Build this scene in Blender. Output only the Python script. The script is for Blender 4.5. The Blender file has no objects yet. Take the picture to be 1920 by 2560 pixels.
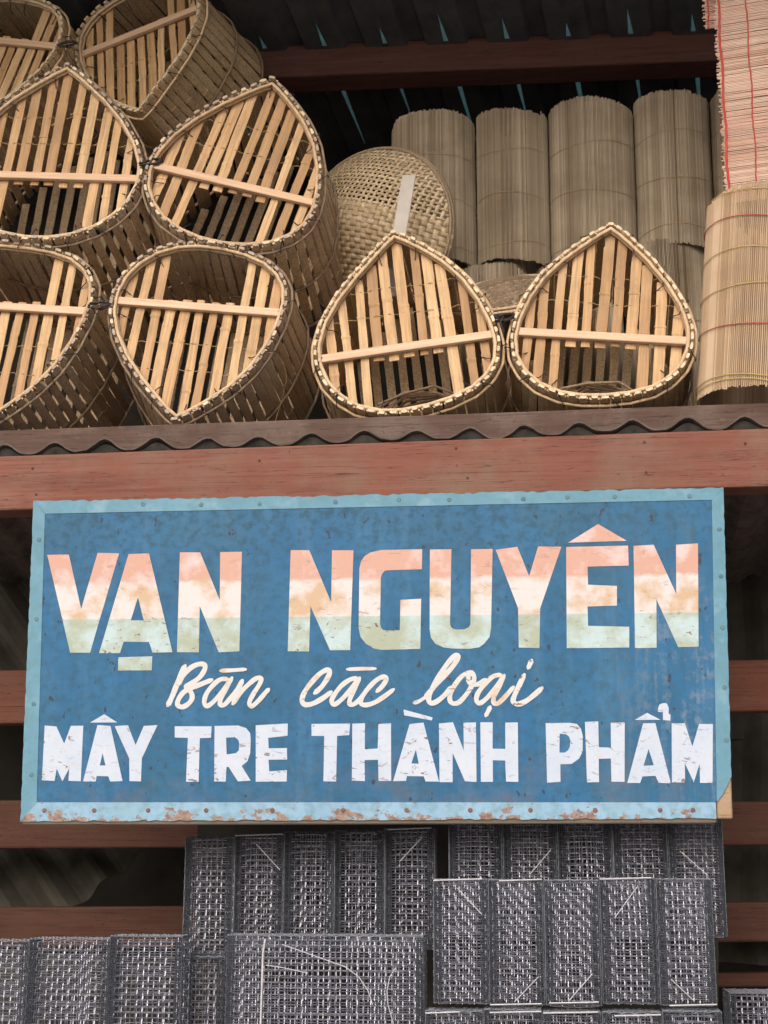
import bpy, bmesh, math, random
from mathutils import Vector, Matrix

random.seed(7)
S = bpy.context.scene
COL = S.collection
R = math.radians

# ------------------------------------------------------------------ camera
CAM = Vector((0.469, -3.818, 1.6))
def cam_axes(pitch, yaw, roll):
    p, y, r = R(pitch), R(yaw), R(roll)
    right, fwd = Vector((1, 0, 0)), Vector((0, math.cos(p), math.sin(p)))
    up = Vector((0, -math.sin(p), math.cos(p)))
    r2 = right * math.cos(r) + up * math.sin(r)
    u2 = up * math.cos(r) - right * math.sin(r)
    Z = Matrix.Rotation(y, 3, 'Z')
    return Z @ r2, Z @ u2, Z @ fwd
RT, UP, FW = cam_axes(13.798, 6.647, 0.189)
cd = bpy.data.cameras.new('camera')
cam = bpy.data.objects.new('camera', cd)
COL.objects.link(cam)
cam.matrix_world = Matrix(((RT.x, UP.x, -FW.x, CAM.x), (RT.y, UP.y, -FW.y, CAM.y),
                           (RT.z, UP.z, -FW.z, CAM.z), (0, 0, 0, 1)))
cd.sensor_fit = 'VERTICAL'
cd.sensor_height = 36.0
cd.lens = 36.0 * 3700 / 2560
cd.clip_end = 2000
S.camera = cam

# ------------------------------------------------------------------ light
W = bpy.data.worlds.new('World')
S.world = W
W.use_nodes = True
wn, wl = W.node_tree.nodes, W.node_tree.links
wn.clear()
sky = wn.new('ShaderNodeTexSky')
sky.sky_type = 'NISHITA'
sky.sun_disc = False
SUN_EL, SUN_AZ = 34.0, 190.0
sky.sun_elevation = R(SUN_EL)
sky.sun_rotation = R(SUN_AZ)
sky.air_density = 1.0
sky.dust_density = 6.0
sky.ozone_density = 1.0
bg = wn.new('ShaderNodeBackground')
bg.inputs['Strength'].default_value = 0.15
wo = wn.new('ShaderNodeOutputWorld')
wl.new(sky.outputs[0], bg.inputs[0])
wl.new(bg.outputs[0], wo.inputs[0])

sd = bpy.data.lights.new('sun', 'SUN')
sun = bpy.data.objects.new('sun', sd)
COL.objects.link(sun)
sd.energy = 1.5
sd.angle = R(55)
sd.color = (1.0, 0.965, 0.92)
to_sun = Vector((math.sin(R(SUN_AZ)) * math.cos(R(SUN_EL)), math.cos(R(SUN_AZ)) * math.cos(R(SUN_EL)), math.sin(R(SUN_EL))))
sun.rotation_euler = to_sun.to_track_quat('Z', 'Y').to_euler()
S.view_settings.view_transform = 'Standard'
S.view_settings.look = 'None'
S.view_settings.gamma = 1
S.view_settings.use_curve_mapping = False
S.view_settings.exposure = -0.02

# ------------------------------------------------------------------ helpers
def ray(x, y):
    """direction through a point of the photograph measured on its 1659 x 2212 view"""
    k = 1920 / 1659
    return RT * ((x * k - 960) / 3700) + UP * (-(y * k - 1280) / 3700) + FW
def at(x, y, Y):
    d = ray(x, y)
    return CAM + d * ((Y - CAM.y) / d.y)
def on_plane(x, y, p0, n):
    d = ray(x, y)
    return CAM + d * ((p0 - CAM).dot(n) / d.dot(n))

def mesh(name, verts, faces, mat=None, smooth=False):
    m = bpy.data.meshes.new(name)
    m.from_pydata([tuple(v) for v in verts], [], faces)
    if mat: m.materials.append(mat)
    if smooth:
        for p in m.polygons: p.use_smooth = True
    m.update()
    return m
def ob(name, me, parent=None, mw=None, **props):
    o = bpy.data.objects.new(name, me)
    COL.objects.link(o)
    if parent: o.parent = parent
    if mw is not None: o.matrix_basis = mw
    for k, v in props.items(): o[k] = v
    return o
def thing(name, label, cat, mw=None, group=None):
    o = bpy.data.objects.new(name, None)
    COL.objects.link(o)
    o.empty_display_size = 0.1
    if mw is not None: o.matrix_basis = mw
    o['label'] = label
    o['category'] = cat
    if group: o['group'] = group
    return o
class MB:
    def __init__(s): s.v, s.f = [], []
    def quadbox(s, c):      # 8 corners: 0-3 near loop, 4-7 far loop
        b = len(s.v); s.v += [Vector(p) for p in c]
        for f in ((0, 1, 2, 3), (7, 6, 5, 4), (0, 4, 5, 1), (1, 5, 6, 2), (2, 6, 7, 3), (3, 7, 4, 0)):
            s.f.append(tuple(b + i for i in f))
    def box(s, x0, x1, y0, y1, z0, z1):
        s.quadbox([(x0, y0, z0), (x1, y0, z0), (x1, y0, z1), (x0, y0, z1), (x0, y1, z0), (x1, y1, z0), (x1, y1, z1), (x0, y1, z1)])
    def tube(s, pts, r, n=6, closed=False, ry=None):
        pts = [Vector(p) for p in pts]
        N = len(pts); b = len(s.v)
        ref = None
        for i, p in enumerate(pts):
            if closed: t = pts[(i + 1) % N] - pts[i - 1]
            else: t = pts[min(i + 1, N - 1)] - pts[max(i - 1, 0)]
            t.normalize()
            if ref is None:
                ref = Vector((0, 1, 0)) if abs(t.y) < 0.9 else Vector((0, 0, 1))
            a = ref - t * ref.dot(t)
            if a.length < 1e-5: a = t.orthogonal()
            a.normalize(); ref = a
            c = t.cross(a)
            rr = r[i] if isinstance(r, (list, tuple)) else r
            for k in range(n):
                an = 2 * math.pi * k / n
                s.v.append(p + a * (math.cos(an) * (ry or rr)) + c * (math.sin(an) * rr))
        for i in range(N if closed else N - 1):
            for k in range(n):
                j = (i + 1) % N
                s.f.append((b + i * n + k, b + i * n + (k + 1) % n, b + j * n + (k + 1) % n, b + j * n + k))
        if not closed:
            s.f.append(tuple(b + k for k in range(n))[::-1])
            s.f.append(tuple(b + (N - 1) * n + k for k in range(n)))
    def prism(s, poly, z0, z1, hole=None):   # polygon in x,y; from z0 to z1
        bm = bmesh.new()
        loops = [poly] + ([hole] if hole else [])
        edges = []
        for lp in loops:
            vs = [bm.verts.new((x, y, z1)) for x, y in lp]
            for i in range(len(vs)): edges.append(bm.edges.new((vs[i], vs[(i + 1) % len(vs)])))
        bmesh.ops.triangle_fill(bm, edges=edges, use_beauty=True)
        bm.verts.index_update()
        b = len(s.v)
        for v in bm.verts: s.v.append(v.co.copy())
        nv = len(bm.verts)
        for v in bm.verts: s.v.append(Vector((v.co.x, v.co.y, z0)))
        for f in bm.faces:
            idx = [v.index for v in f.verts]
            if f.normal.z < 0 or sum((bm_area(f)) for _ in (0,)) < 0: idx = idx[::-1]
            s.f.append(tuple(b + i for i in idx))
            s.f.append(tuple(b + nv + i for i in idx[::-1]))
        k = 0
        for lp in loops:
            n = len(lp)
            for i in range(n):
                a, c = k + i, k + (i + 1) % n
                s.f.append((b + a, b + c, b + nv + c, b + nv + a))
            k += n
        bm.free()
    def me(s, name, mat=None, smooth=False):
        m = mesh(name, s.v, s.f, mat, smooth)
        bm = bmesh.new(); bm.from_mesh(m)
        bmesh.ops.recalc_face_normals(bm, faces=bm.faces)
        bm.to_mesh(m); bm.free()
        return m
def bm_area(f):
    a = 0
    vs = [v.co for v in f.verts]
    for i in range(len(vs)):
        p, q = vs[i], vs[(i + 1) % len(vs)]
        a += p.x * q.y - q.x * p.y
    return a
def bevel(o, w=0.003, seg=1):
    m = o.modifiers.new('bevel', 'BEVEL'); m.width = w; m.segments = seg; m.limit_method = 'ANGLE'
    return o

# ------------------------------------------------------------------ materials
class NT:
    def __init__(s, name):
        s.m = bpy.data.materials.new(name); s.m.use_nodes = True
        s.n, s.l = s.m.node_tree.nodes, s.m.node_tree.links
        s.bsdf = s.n['Principled BSDF']
        s.tc = s.n.new('ShaderNodeTexCoord')
    def node(s, t, **kw):
        n = s.n.new(t)
        for k, v in kw.items(): setattr(n, k, v)
        return n
    def put(s, sock, v):
        if isinstance(v, (int, float)): sock.default_value = v
        elif isinstance(v, (tuple, list)): sock.default_value = (*v, 1) if len(v) == 3 and sock.type == 'RGBA' else v
        else: s.l.new(v, sock)
    def mapping(s, scale=(1, 1, 1), src='Object', loc=(0, 0, 0)):
        m = s.node('ShaderNodeMapping'); s.put(m.inputs['Vector'], s.tc.outputs[src])
        m.inputs['Scale'].default_value = scale; m.inputs['Location'].default_value = loc
        return m.outputs[0]
    def rand(s):
        return s.node('ShaderNodeObjectInfo').outputs['Random']
    def shift(s, vec, amt=37.0):     # give each object its own place in the noise
        a = s.node('ShaderNodeVectorMath', operation='ADD')
        s.put(a.inputs[0], vec)
        k = s.math('MULTIPLY', s.rand(), amt)
        s.put(a.inputs[1], k)
        return a.outputs[0]
    def noise(s, vec, scale=5, detail=4, rough=0.55, dist=0.0):
        n = s.node('ShaderNodeTexNoise'); s.put(n.inputs['Vector'], vec)
        n.inputs['Scale'].default_value = scale; n.inputs['Detail'].default_value = detail
        n.inputs['Roughness'].default_value = rough; n.inputs['Distortion'].default_value = dist
        return n.outputs['Fac']
    def ramp(s, fac, stops, interp='LINEAR'):
        r = s.node('ShaderNodeValToRGB'); s.put(r.inputs['Fac'], fac)
        e = r.color_ramp.elements; r.color_ramp.interpolation = interp
        while len(e) < len(stops): e.new(0.5)
        for i, (p, c) in enumerate(stops):
            e[i].position = p
            e[i].color = (*c, 1) if isinstance(c, (tuple, list)) else (c, c, c, 1)
        return r.outputs['Color']
    def math(s, op, a, b=0.0, clamp=False):
        n = s.node('ShaderNodeMath', operation=op); n.use_clamp = clamp
        s.put(n.inputs[0], a); s.put(n.inputs[1], b)
        return n.outputs[0]
    def mix(s, fac, a, b, mode='MIX'):
        n = s.node('ShaderNodeMix', data_type='RGBA', blend_type=mode)
        s.put(n.inputs['Factor'], fac); s.put(n.inputs['A'], a); s.put(n.inputs['B'], b)
        for i in n.inputs:
            if i.type == 'RGBA' and i.name == 'A': s.put(i, a)
            if i.type == 'RGBA' and i.name == 'B': s.put(i, b)
        return [o for o in n.outputs if o.type == 'RGBA'][0]
    def sep(s, vec):
        n = s.node('ShaderNodeSeparateXYZ'); s.put(n.inputs[0], vec); return n.outputs
    def bump(s, h, strength=0.3, dist=0.002):
        b = s.node('ShaderNodeBump'); b.inputs['Strength'].default_value = strength; b.inputs['Distance'].default_value = dist
        s.put(b.inputs['Height'], h); s.put(s.bsdf.inputs['Normal'], b.outputs[0])
    def done(s, col, rough=0.7, metal=0.0, spec=0.3):
        s.put(s.bsdf.inputs['Base Color'], col); s.put(s.bsdf.inputs['Roughness'], rough)
        s.bsdf.inputs['Metallic'].default_value = metal
        s.bsdf.inputs['Specular IOR Level'].default_value = spec
        return s.m

def wood_mat(name, dark, mid, light, dust=(0.33, 0.27, 0.24), dust_amt=0.35, axis='x', rough=0.75):
    t = NT(name)
    sc = {'x': (1.2, 22, 22), 'z': (22, 22, 1.2), 'y': (22, 1.2, 22)}[axis]
    v = t.shift(t.mapping(sc))
    g = t.noise(v, 2.4, 6, 0.6, 0.6)
    v2 = t.shift(t.mapping((0.8, 4, 4) if axis == 'x' else (4, 4, 0.8)))
    g2 = t.noise(v2, 2.0, 4, 0.6, 0.5)
    c = t.ramp(g, [(0.28, dark), (0.5, mid), (0.75, light)])
    c = t.mix(t.ramp(g2, [(0.35, 0.0), (0.75, 1.0)]), c, mid)
    sp = t.noise(t.shift(t.mapping((1, 1, 1))), 60, 3, 0.7)
    blot = t.noise(t.shift(t.mapping((1, 1, 1))), 5, 5, 0.65)
    c = t.mix(t.math('MULTIPLY', t.ramp(blot, [(0.45, 0.0), (0.7, 1.0)]), dust_amt), c, dust)
    c = t.mix(t.ramp(sp, [(0.63, 0.0), (0.72, 0.7)]), c, dark)
    ck = t.noise(t.shift(t.mapping((0.7, 30, 30) if axis == 'x' else (30, 30, 0.7)), 19.0), 3.0, 3, 0.5, 0.3)
    crack = t.ramp(t.math('ABSOLUTE', t.math('SUBTRACT', ck, 0.52)), [(0.0, 0.75), (0.012, 0.0)])
    c = t.mix(crack, c, tuple(q * 0.35 for q in dark))
    sc = t.noise(t.shift(t.mapping((6, 14, 14) if axis == 'x' else (14, 14, 6)), 51.0), 4.0, 5, 0.75)
    c = t.mix(t.ramp(sc, [(0.6, 0.0), (0.68, 0.45)]), c, dust)
    t.bump(t.math('ADD', g, t.math('MULTIPLY', sp, 0.5)), 0.5, 0.003)
    return t.done(c, rough, 0, 0.25)

def bamboo_mat(name, a, b, c, stain=(0.16, 0.11, 0.07), stain_amt=0.35, axis='z'):
    t = NT(name)
    sc = {'z': (60, 60, 2.5), 'y': (60, 2.5, 60), 'x': (2.5, 60, 60)}[axis]
    fib = t.noise(t.shift(t.mapping(sc)), 2.2, 5, 0.65)
    r = t.rand()
    base = t.ramp(r, [(0.0, a), (0.5, b), (1.0, c)])
    col = t.mix(t.ramp(fib, [(0.32, 0.6), (0.62, 0.0)]), base, stain)
    bl = t.noise(t.shift(t.mapping((1, 1, 1))), 9, 4, 0.6)
    col = t.mix(t.math('MULTIPLY', t.ramp(bl, [(0.5, 0.0), (0.72, 1.0)]), stain_amt), col, stain)
    lt = t.noise(t.shift(t.mapping((1, 1, 1)), 11.0), 4, 2, 0.5)
    col = t.mix(t.ramp(lt, [(0.55, 0.0), (0.8, 0.35)]), col, (0.72, 0.55, 0.34))
    t.bump(fib, 0.35, 0.001)
    return t.done(col, 0.6, 0, 0.3)

def plain_mat(name, c0, c1, scale=12, rough=0.6, metal=0.0, spec=0.3, bump=0.15):
    t = NT(name)
    n = t.noise(t.shift(t.mapping((1, 1, 1))), scale, 5, 0.65)
    col = t.ramp(n, [(0.3, c0), (0.7, c1)])
    t.bump(n, bump, 0.002)
    return t.done(col, rough, metal, spec)

M_beam = wood_mat('reddish beam wood', (0.105, 0.040, 0.029), (0.20, 0.079, 0.058), (0.27, 0.115, 0.085), (0.20, 0.135, 0.10), 0.75)
M_rail = wood_mat('dusty brown rail wood', (0.055, 0.032, 0.025), (0.10, 0.062, 0.05), (0.15, 0.098, 0.08), (0.20, 0.16, 0.14), 0.6)
M_inner = wood_mat('inner brown wood', (0.08, 0.028, 0.018), (0.135, 0.048, 0.030), (0.17, 0.07, 0.046), (0.14, 0.09, 0.07), 0.3)
M_innershade = wood_mat('shaded inner wood', (0.045, 0.018, 0.012), (0.075, 0.030, 0.020), (0.10, 0.045, 0.032), (0.09, 0.06, 0.045), 0.35)  # darker copy of the inner wood: shade on the lower rails put in colour
M_purlin = wood_mat('dark purlin wood', (0.06, 0.026, 0.022), (0.10, 0.042, 0.036), (0.14, 0.065, 0.055), (0.10, 0.06, 0.05), 0.3)
M_fibro = plain_mat('grey fibre cement', (0.065, 0.052, 0.045), (0.15, 0.12, 0.105), 18, 0.9)
M_hollow = plain_mat('shaded hollow grey', (0.018, 0.018, 0.017), (0.055, 0.051, 0.046), 30, 0.95, 0, 0.1, 0.6)
M_sheet = plain_mat('dark weathered sheet', (0.032, 0.030, 0.026), (0.085, 0.078, 0.066), 6, 0.85)
M_roof = plain_mat('dark roof metal', (0.05, 0.055, 0.06), (0.10, 0.105, 0.11), 7, 0.6)
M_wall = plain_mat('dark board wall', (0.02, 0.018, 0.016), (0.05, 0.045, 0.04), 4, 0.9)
M_ground = plain_mat('pale concrete ground', (0.28, 0.26, 0.24), (0.40, 0.375, 0.35), 3, 0.9)

def streak_material():
    t = NT('teal translucent light streak')  # stands for daylight streaks under the roof, their teal put in the colour
    n = t.noise(t.mapping((1, 1, 1)), 30, 4, 0.6)
    col = t.ramp(n, [(0.3, (0.24, 0.40, 0.40)), (0.7, (0.36, 0.52, 0.52))])
    t.done(col, 0.5)
    tr = t.node('ShaderNodeBsdfTranslucent'); t.put(tr.inputs[0], col)
    mx = t.node('ShaderNodeMixShader'); mx.inputs[0].default_value = 0.6
    t.l.new(t.bsdf.outputs[0], mx.inputs[1]); t.l.new(tr.outputs[0], mx.inputs[2])
    t.l.new(mx.outputs[0], t.n['Material Output'].inputs[0])
    return t.m
M_streak = streak_material()

M_slat = bamboo_mat('split bamboo slat', (0.42, 0.25, 0.125), (0.59, 0.375, 0.19), (0.68, 0.47, 0.265), (0.22, 0.13, 0.07), 0.42)
M_body = bamboo_mat('bamboo body slat', (0.57, 0.41, 0.24), (0.67, 0.49, 0.30), (0.72, 0.56, 0.37), (0.16, 0.11, 0.07), 0.28, 'y')
M_bodyold = bamboo_mat('greyed bamboo body slat', (0.53, 0.39, 0.25), (0.64, 0.48, 0.32), (0.69, 0.54, 0.39), (0.16, 0.12, 0.09), 0.28, 'y')
M_cross = bamboo_mat('pale crossbar wood', (0.66, 0.46, 0.31), (0.70, 0.51, 0.36), (0.72, 0.55, 0.40), (0.42, 0.26, 0.17), 0.2, 'x')
M_hoop = bamboo_mat('pale hoop rod', (0.62, 0.44, 0.27), (0.70, 0.52, 0.34), (0.74, 0.58, 0.39), (0.30, 0.2, 0.12), 0.3)
M_hoopold = bamboo_mat('brown hoop rod', (0.24, 0.16, 0.11), (0.31, 0.22, 0.15), (0.42, 0.32, 0.21), (0.08, 0.06, 0.05), 0.6)
M_tip = bamboo_mat('cream slat end', (0.66, 0.56, 0.40), (0.72, 0.62, 0.45), (0.75, 0.66, 0.5), (0.35, 0.27, 0.18), 0.3, 'y')
M_tipold = bamboo_mat('greyed slat end', (0.36, 0.29, 0.23), (0.44, 0.36, 0.29), (0.5, 0.42, 0.34), (0.16, 0.12, 0.10), 0.4, 'y')
M_tie = plain_mat('dark tie wire', (0.02, 0.017, 0.02), (0.06, 0.05, 0.05), 30, 0.6)
M_twine = plain_mat('straw twine', (0.38, 0.27, 0.12), (0.55, 0.42, 0.22), 40, 0.8)
M_red = plain_mat('red cord', (0.42, 0.05, 0.05), (0.55, 0.10, 0.08), 40, 0.8)
M_yel = plain_mat('yellow cord', (0.55, 0.42, 0.12), (0.66, 0.54, 0.22), 40, 0.8)
M_lath = plain_mat('grey weathered lath', (0.42, 0.39, 0.36), (0.52, 0.48, 0.45), 20, 0.8)

def stick_mat(name, a, b, c, dark, sc):
    """fine split bamboo: every stick its own tone, keyed to where it lies round the roll or down the blind"""
    t = NT(name)
    at_ = t.node('ShaderNodeAttribute'); at_.attribute_name = 'tone'
    col = t.ramp(at_.outputs['Fac'], [(0.0, dark), (0.18, a), (0.6, b), (1.0, c)])
    n = t.noise(t.shift(t.mapping((1, 1, 1))), 6, 4, 0.6)
    col = t.mix(t.ramp(n, [(0.42, 0.0), (0.7, 0.4)]), col, dark)
    return t.done(col, 0.65, 0, 0.3)
M_stick = stick_mat('pale blind stick', (0.42, 0.295, 0.19), (0.53, 0.39, 0.265), (0.68, 0.54, 0.40), (0.27, 0.17, 0.105), 1)
M_stickpink = stick_mat('pink blind stick', (0.66, 0.45, 0.36), (0.76, 0.56, 0.46), (0.80, 0.65, 0.56), (0.50, 0.22, 0.17), 1)
M_stickold = stick_mat('aged blind stick', (0.26, 0.205, 0.145), (0.37, 0.305, 0.225), (0.50, 0.425, 0.33), (0.13, 0.09, 0.055), 1)
M_weave = bamboo_mat('woven bamboo strip', (0.50, 0.38, 0.24), (0.63, 0.49, 0.32), (0.72, 0.59, 0.42), (0.22, 0.16, 0.10), 0.35, 'z')
M_weaveold = bamboo_mat('brown woven strip', (0.22, 0.16, 0.11), (0.30, 0.22, 0.15), (0.36, 0.28, 0.20), (0.10, 0.07, 0.05), 0.4, 'z')
M_galv = plain_mat('dull galvanised wire', (0.22, 0.235, 0.295), (0.44, 0.46, 0.56), 90, 0.38, 0.7, 0.5)
M_galvdark = plain_mat('dark folded edge and shaded wire', (0.10, 0.115, 0.14), (0.18, 0.195, 0.23), 50, 0.5, 0.6, 0.5)
M_bright = plain_mat('bright galvanised bar', (0.38, 0.38, 0.43), (0.54, 0.54, 0.60), 40, 0.45, 0.3, 0.5)
# ------------------------------------------------------------------ ground and shop
g = MB(); g.box(-900, 900, -900, 900, -0.3, 0)
ob('ground', g.me('ground', M_ground), kind='structure')

shop = thing('shop_building', 'open fronted timber shop with reddish front beam, corrugated shelf and dark metal roof', 'shop')

def slab(name, q, Y, dy, mat, bev=0.006):
    """a timber whose front face has the four photographed corners q (left top, right top, right bottom, left bottom) on the plane y = Y"""
    p = [at(x, y, Y) for x, y in q]
    c = sum(p, Vector()) / 4
    m = MB()
    off = Vector((0, dy, 0))
    near = [p[3] - c, p[2] - c, p[1] - c, p[0] - c]
    m.quadbox(near + [v + off for v in near])
    o = ob(name, m.me(name, mat), shop, Matrix.Translation(c))
    if bev: bevel(o, bev, 2)
    return o

slab('front_beam', [(-300, 996), (2000, 912), (2000, 1040), (-300, 1112)], 0.0, 0.09, M_beam, 0.006)

# corrugated fibre cement shelf that rests on the beam, its wavy edge towards the street
def lerp(a, b, t): return a + (b - a) * t
pa, pb = at(-300, 996, 0.0), at(2000, 912, 0.0)
pa.z += 0.004; pb.z += 0.004
def wave_sheet(name, pa, pb, depth, amp, lam, th, mat, parent, phase=0.0, seg=12):
    L = (pb - pa).length; ex = (pb - pa).normalized(); up = Vector((0, 0, 1))
    n = int(L / lam * seg)
    m = MB()
    rows = []
    for j, (dy, ) in enumerate([(0.0,), (depth,)]):
        top, bot = [], []
        for i in range(n + 1):
            s = L * i / n
            h = amp * (0.5 - 0.5 * math.cos(2 * math.pi * (s / lam + phase))) ** 1.55 * (1 + 0.08 * math.sin(s * 3.3)) - 0.175 * dy
            h += 0.0026 * math.sin(s * 9.1 + 1.0) + 0.002 * math.sin(s * 31.0) + random.uniform(-.0011, .0011)
            p = pa + ex * s + Vector((0, dy, 0)) + up * h
            bot.append(p); top.append(p + up * th)
        rows.append((bot, top))
    b = len(m.v)
    N = n + 1
    for bot, top in rows: m.v += bot + top
    F0b, F0t, F1b, F1t = 0, N, 2 * N, 3 * N
    for i in range(n):
        m.f.append((F0b + i, F0b + i + 1, F0t + i + 1, F0t + i))
        m.f.append((F0t + i, F0t + i + 1, F1t + i + 1, F1t + i))
        m.f.append((F0b + i + 1, F0b + i, F1b + i, F1b + i + 1))
    return ob(name, m.me(name, mat, False), parent)
lam = (at(1370, 925, 0) - at(673, 940, 0)).x / 6
fr = ((at(785, 935, 0) - pa).x / lam - 0.5) % 1.0
wave_sheet('corrugated_shelf', pa + Vector((0, 0.004, 0)), pb + Vector((0, 0.004, 0)), 1.9, 0.030, lam, 0.0045, M_fibro, shop, -fr)

# plugs added in the hollows under the waves, coloured like the shade there
L_ = (pb - pa).length; ex_ = (pb - pa).normalized()
k0 = int(math.ceil(-fr))
for k in range(-1, int(L_ / lam) + 1):
    s0 = (k + 0.5 + fr) * lam
    if s0 < 0.1 or s0 > L_ - 0.1: continue
    m = MB(); n = 10
    for dy in (0.016, 0.06):
        for i in range(n + 1):
            s = lerp(-lam * .36, lam * .36, i / n)
            h = 0.030 * (0.5 + 0.5 * math.cos(2 * math.pi * s / lam)) ** 1.55 * 0.90 - 0.175 * dy
            m.v += [pa + ex_ * (s0 + s) + Vector((0, dy, 0.0005 - 0.004)), pa + ex_ * (s0 + s) + Vector((0, dy, h - 0.0005))]
    N2 = 2 * (n + 1)
    for i in range(n):
        m.f += [(2 * i, 2 * i + 2, 2 * i + 3, 2 * i + 1), (2 * i + 1, 2 * i + 3, N2 + 2 * i + 3, N2 + 2 * i + 1)]
    ob('hollow_plug', m.me('hollow_plug', M_hollow), shop)
# rail lying on the sheet, and the board behind it that carries the goods
slab('shelf_rail', [(-300, 940), (2000, 857), (2000, 940), (-300, 1022)], 0.13, 0.06, M_rail, 0.005)
SHELF = at(872, 893, 0.13).z
zl, zr = at(-300, 940, 0.13).z, at(2000, 857, 0.13).z
def shelf_z(x):
    xl, xr = at(-300, 940, 0.13).x, at(2000, 857, 0.13).x
    return lerp(zl, zr, (x - xl) / (xr - xl))
m = MB(); xl, xr = -2.6, 2.6
m.quadbox([(xl, 0.195, shelf_z(xl) - 0.03), (xr, 0.195, shelf_z(xr) - 0.03), (xr, 0.195, shelf_z(xr) - 0.004), (xl, 0.195, shelf_z(xl) - 0.004),
           (xl, 1.85, shelf_z(xl) - 0.287), (xr, 1.85, shelf_z(xr) - 0.287), (xr, 1.85, shelf_z(xr) - 0.261), (xl, 1.85, shelf_z(xl) - 0.261)])
ob('shelf_board', m.me('shelf_board', M_rail), shop)

# roof: sloping down towards the back, panels between narrow strips added as daylight streaks
dr = ray(1840, 2570).normalized()
dr = Vector((dr.x * 0.8, dr.y, dr.z)).normalized()
RP = at(1000, 160, 1.15) + Vector((0, 0, 0.10))
rx = Vector((1, 0, 0.0))
rn = rx.cross(dr).normalized()
if rn.z < 0: rn = -rn
sp = 0.0
pA = on_plane(735, 180, RP, rn); pB = on_plane(1505, 150, RP, rn)
sp = (pB.x - pA.x) / 6 - dr.x / dr.y * (pB.y - pA.y) / 6
x_at0 = lambda p: p.x - dr.x / dr.y * p.y       # where a rib through p crosses y = 0
x0 = x_at0(pA)
def roof_pt(xq, y, lift=0.0):
    """point on the roof plane on the rib line that crosses y = 0 at xq"""
    x = xq + dr.x / dr.y * y
    z = RP.z - (rn.x * (x - RP.x) + rn.y * (y - RP.y)) / rn.z
    return Vector((x, y, z)) + rn * lift
Y_FRONT, Y_BACK = -1.15, 3.0
pm = None
for i in range(-12, 13):
    a = x0 + i * sp
    w = 0.0125
    m = MB()
    xs = [0.0, 0.14, 0.30, 0.38, 0.62, 0.70, 0.86, 1.0]
    hs = [0.0, 0.0, 0.0, 0.028, 0.028, 0.0, 0.0, 0.0]
    lo = a + w; hi = a + sp - w
    b0 = []
    for y in (Y_FRONT, Y_BACK):
        for t, h in zip(xs, hs):
            m.v.append(roof_pt(lerp(lo, hi, t), y, h)); 
        for t, h in zip(xs, hs):
            m.v.append(roof_pt(lerp(lo, hi, t), y, h + 0.003))
    n = len(xs)
    for k in range(n - 1):
        m.f += [(k, k + 1, 2 * n + k + 1, 2 * n + k), (n + k, 3 * n + k, 3 * n + k + 1, n + k + 1), (k, n + k, n + k + 1, k + 1), (2 * n + k, 2 * n + k + 1, 3 * n + k + 1, 3 * n + k)]
    m.f += [(0, 2 * n, 3 * n, n), (n - 1, 2 * n - 1, 4 * n - 1, 3 * n - 1)]
    ob('roof_panel', m.me('roof_panel', M_roof), shop)

# purlin under the roof: four corners of its street side, 0.1 below the sheet
q1, q2 = on_plane(545, 168, RP - rn * 0.10, rn), on_plane(1545, 130, RP - rn * 0.10, rn)
t1, t2 = on_plane(545, 90, RP - rn * 0.012, rn), on_plane(1545, 52, RP - rn * 0.012, rn)
e = (q2 - q1).normalized()
q1 -= e * 2.0; q2 += e * 1.6
PUR_Y = (q1.y + q2.y) / 2
PH = 0.125
m = MB()
back = Vector((0, 0.09, -0.02))
m.quadbox([q1, q2, q2 + Vector((0, -0.01, PH)), q1 + Vector((0, -0.01, PH)), q1 + back, q2 + back, q2 + back + Vector((0, 0, PH + .01)), q1 + back + Vector((0, 0, PH + .01))])
bevel(ob('purlin', m.me('purlin', M_purlin), shop), 0.006, 2)
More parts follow.
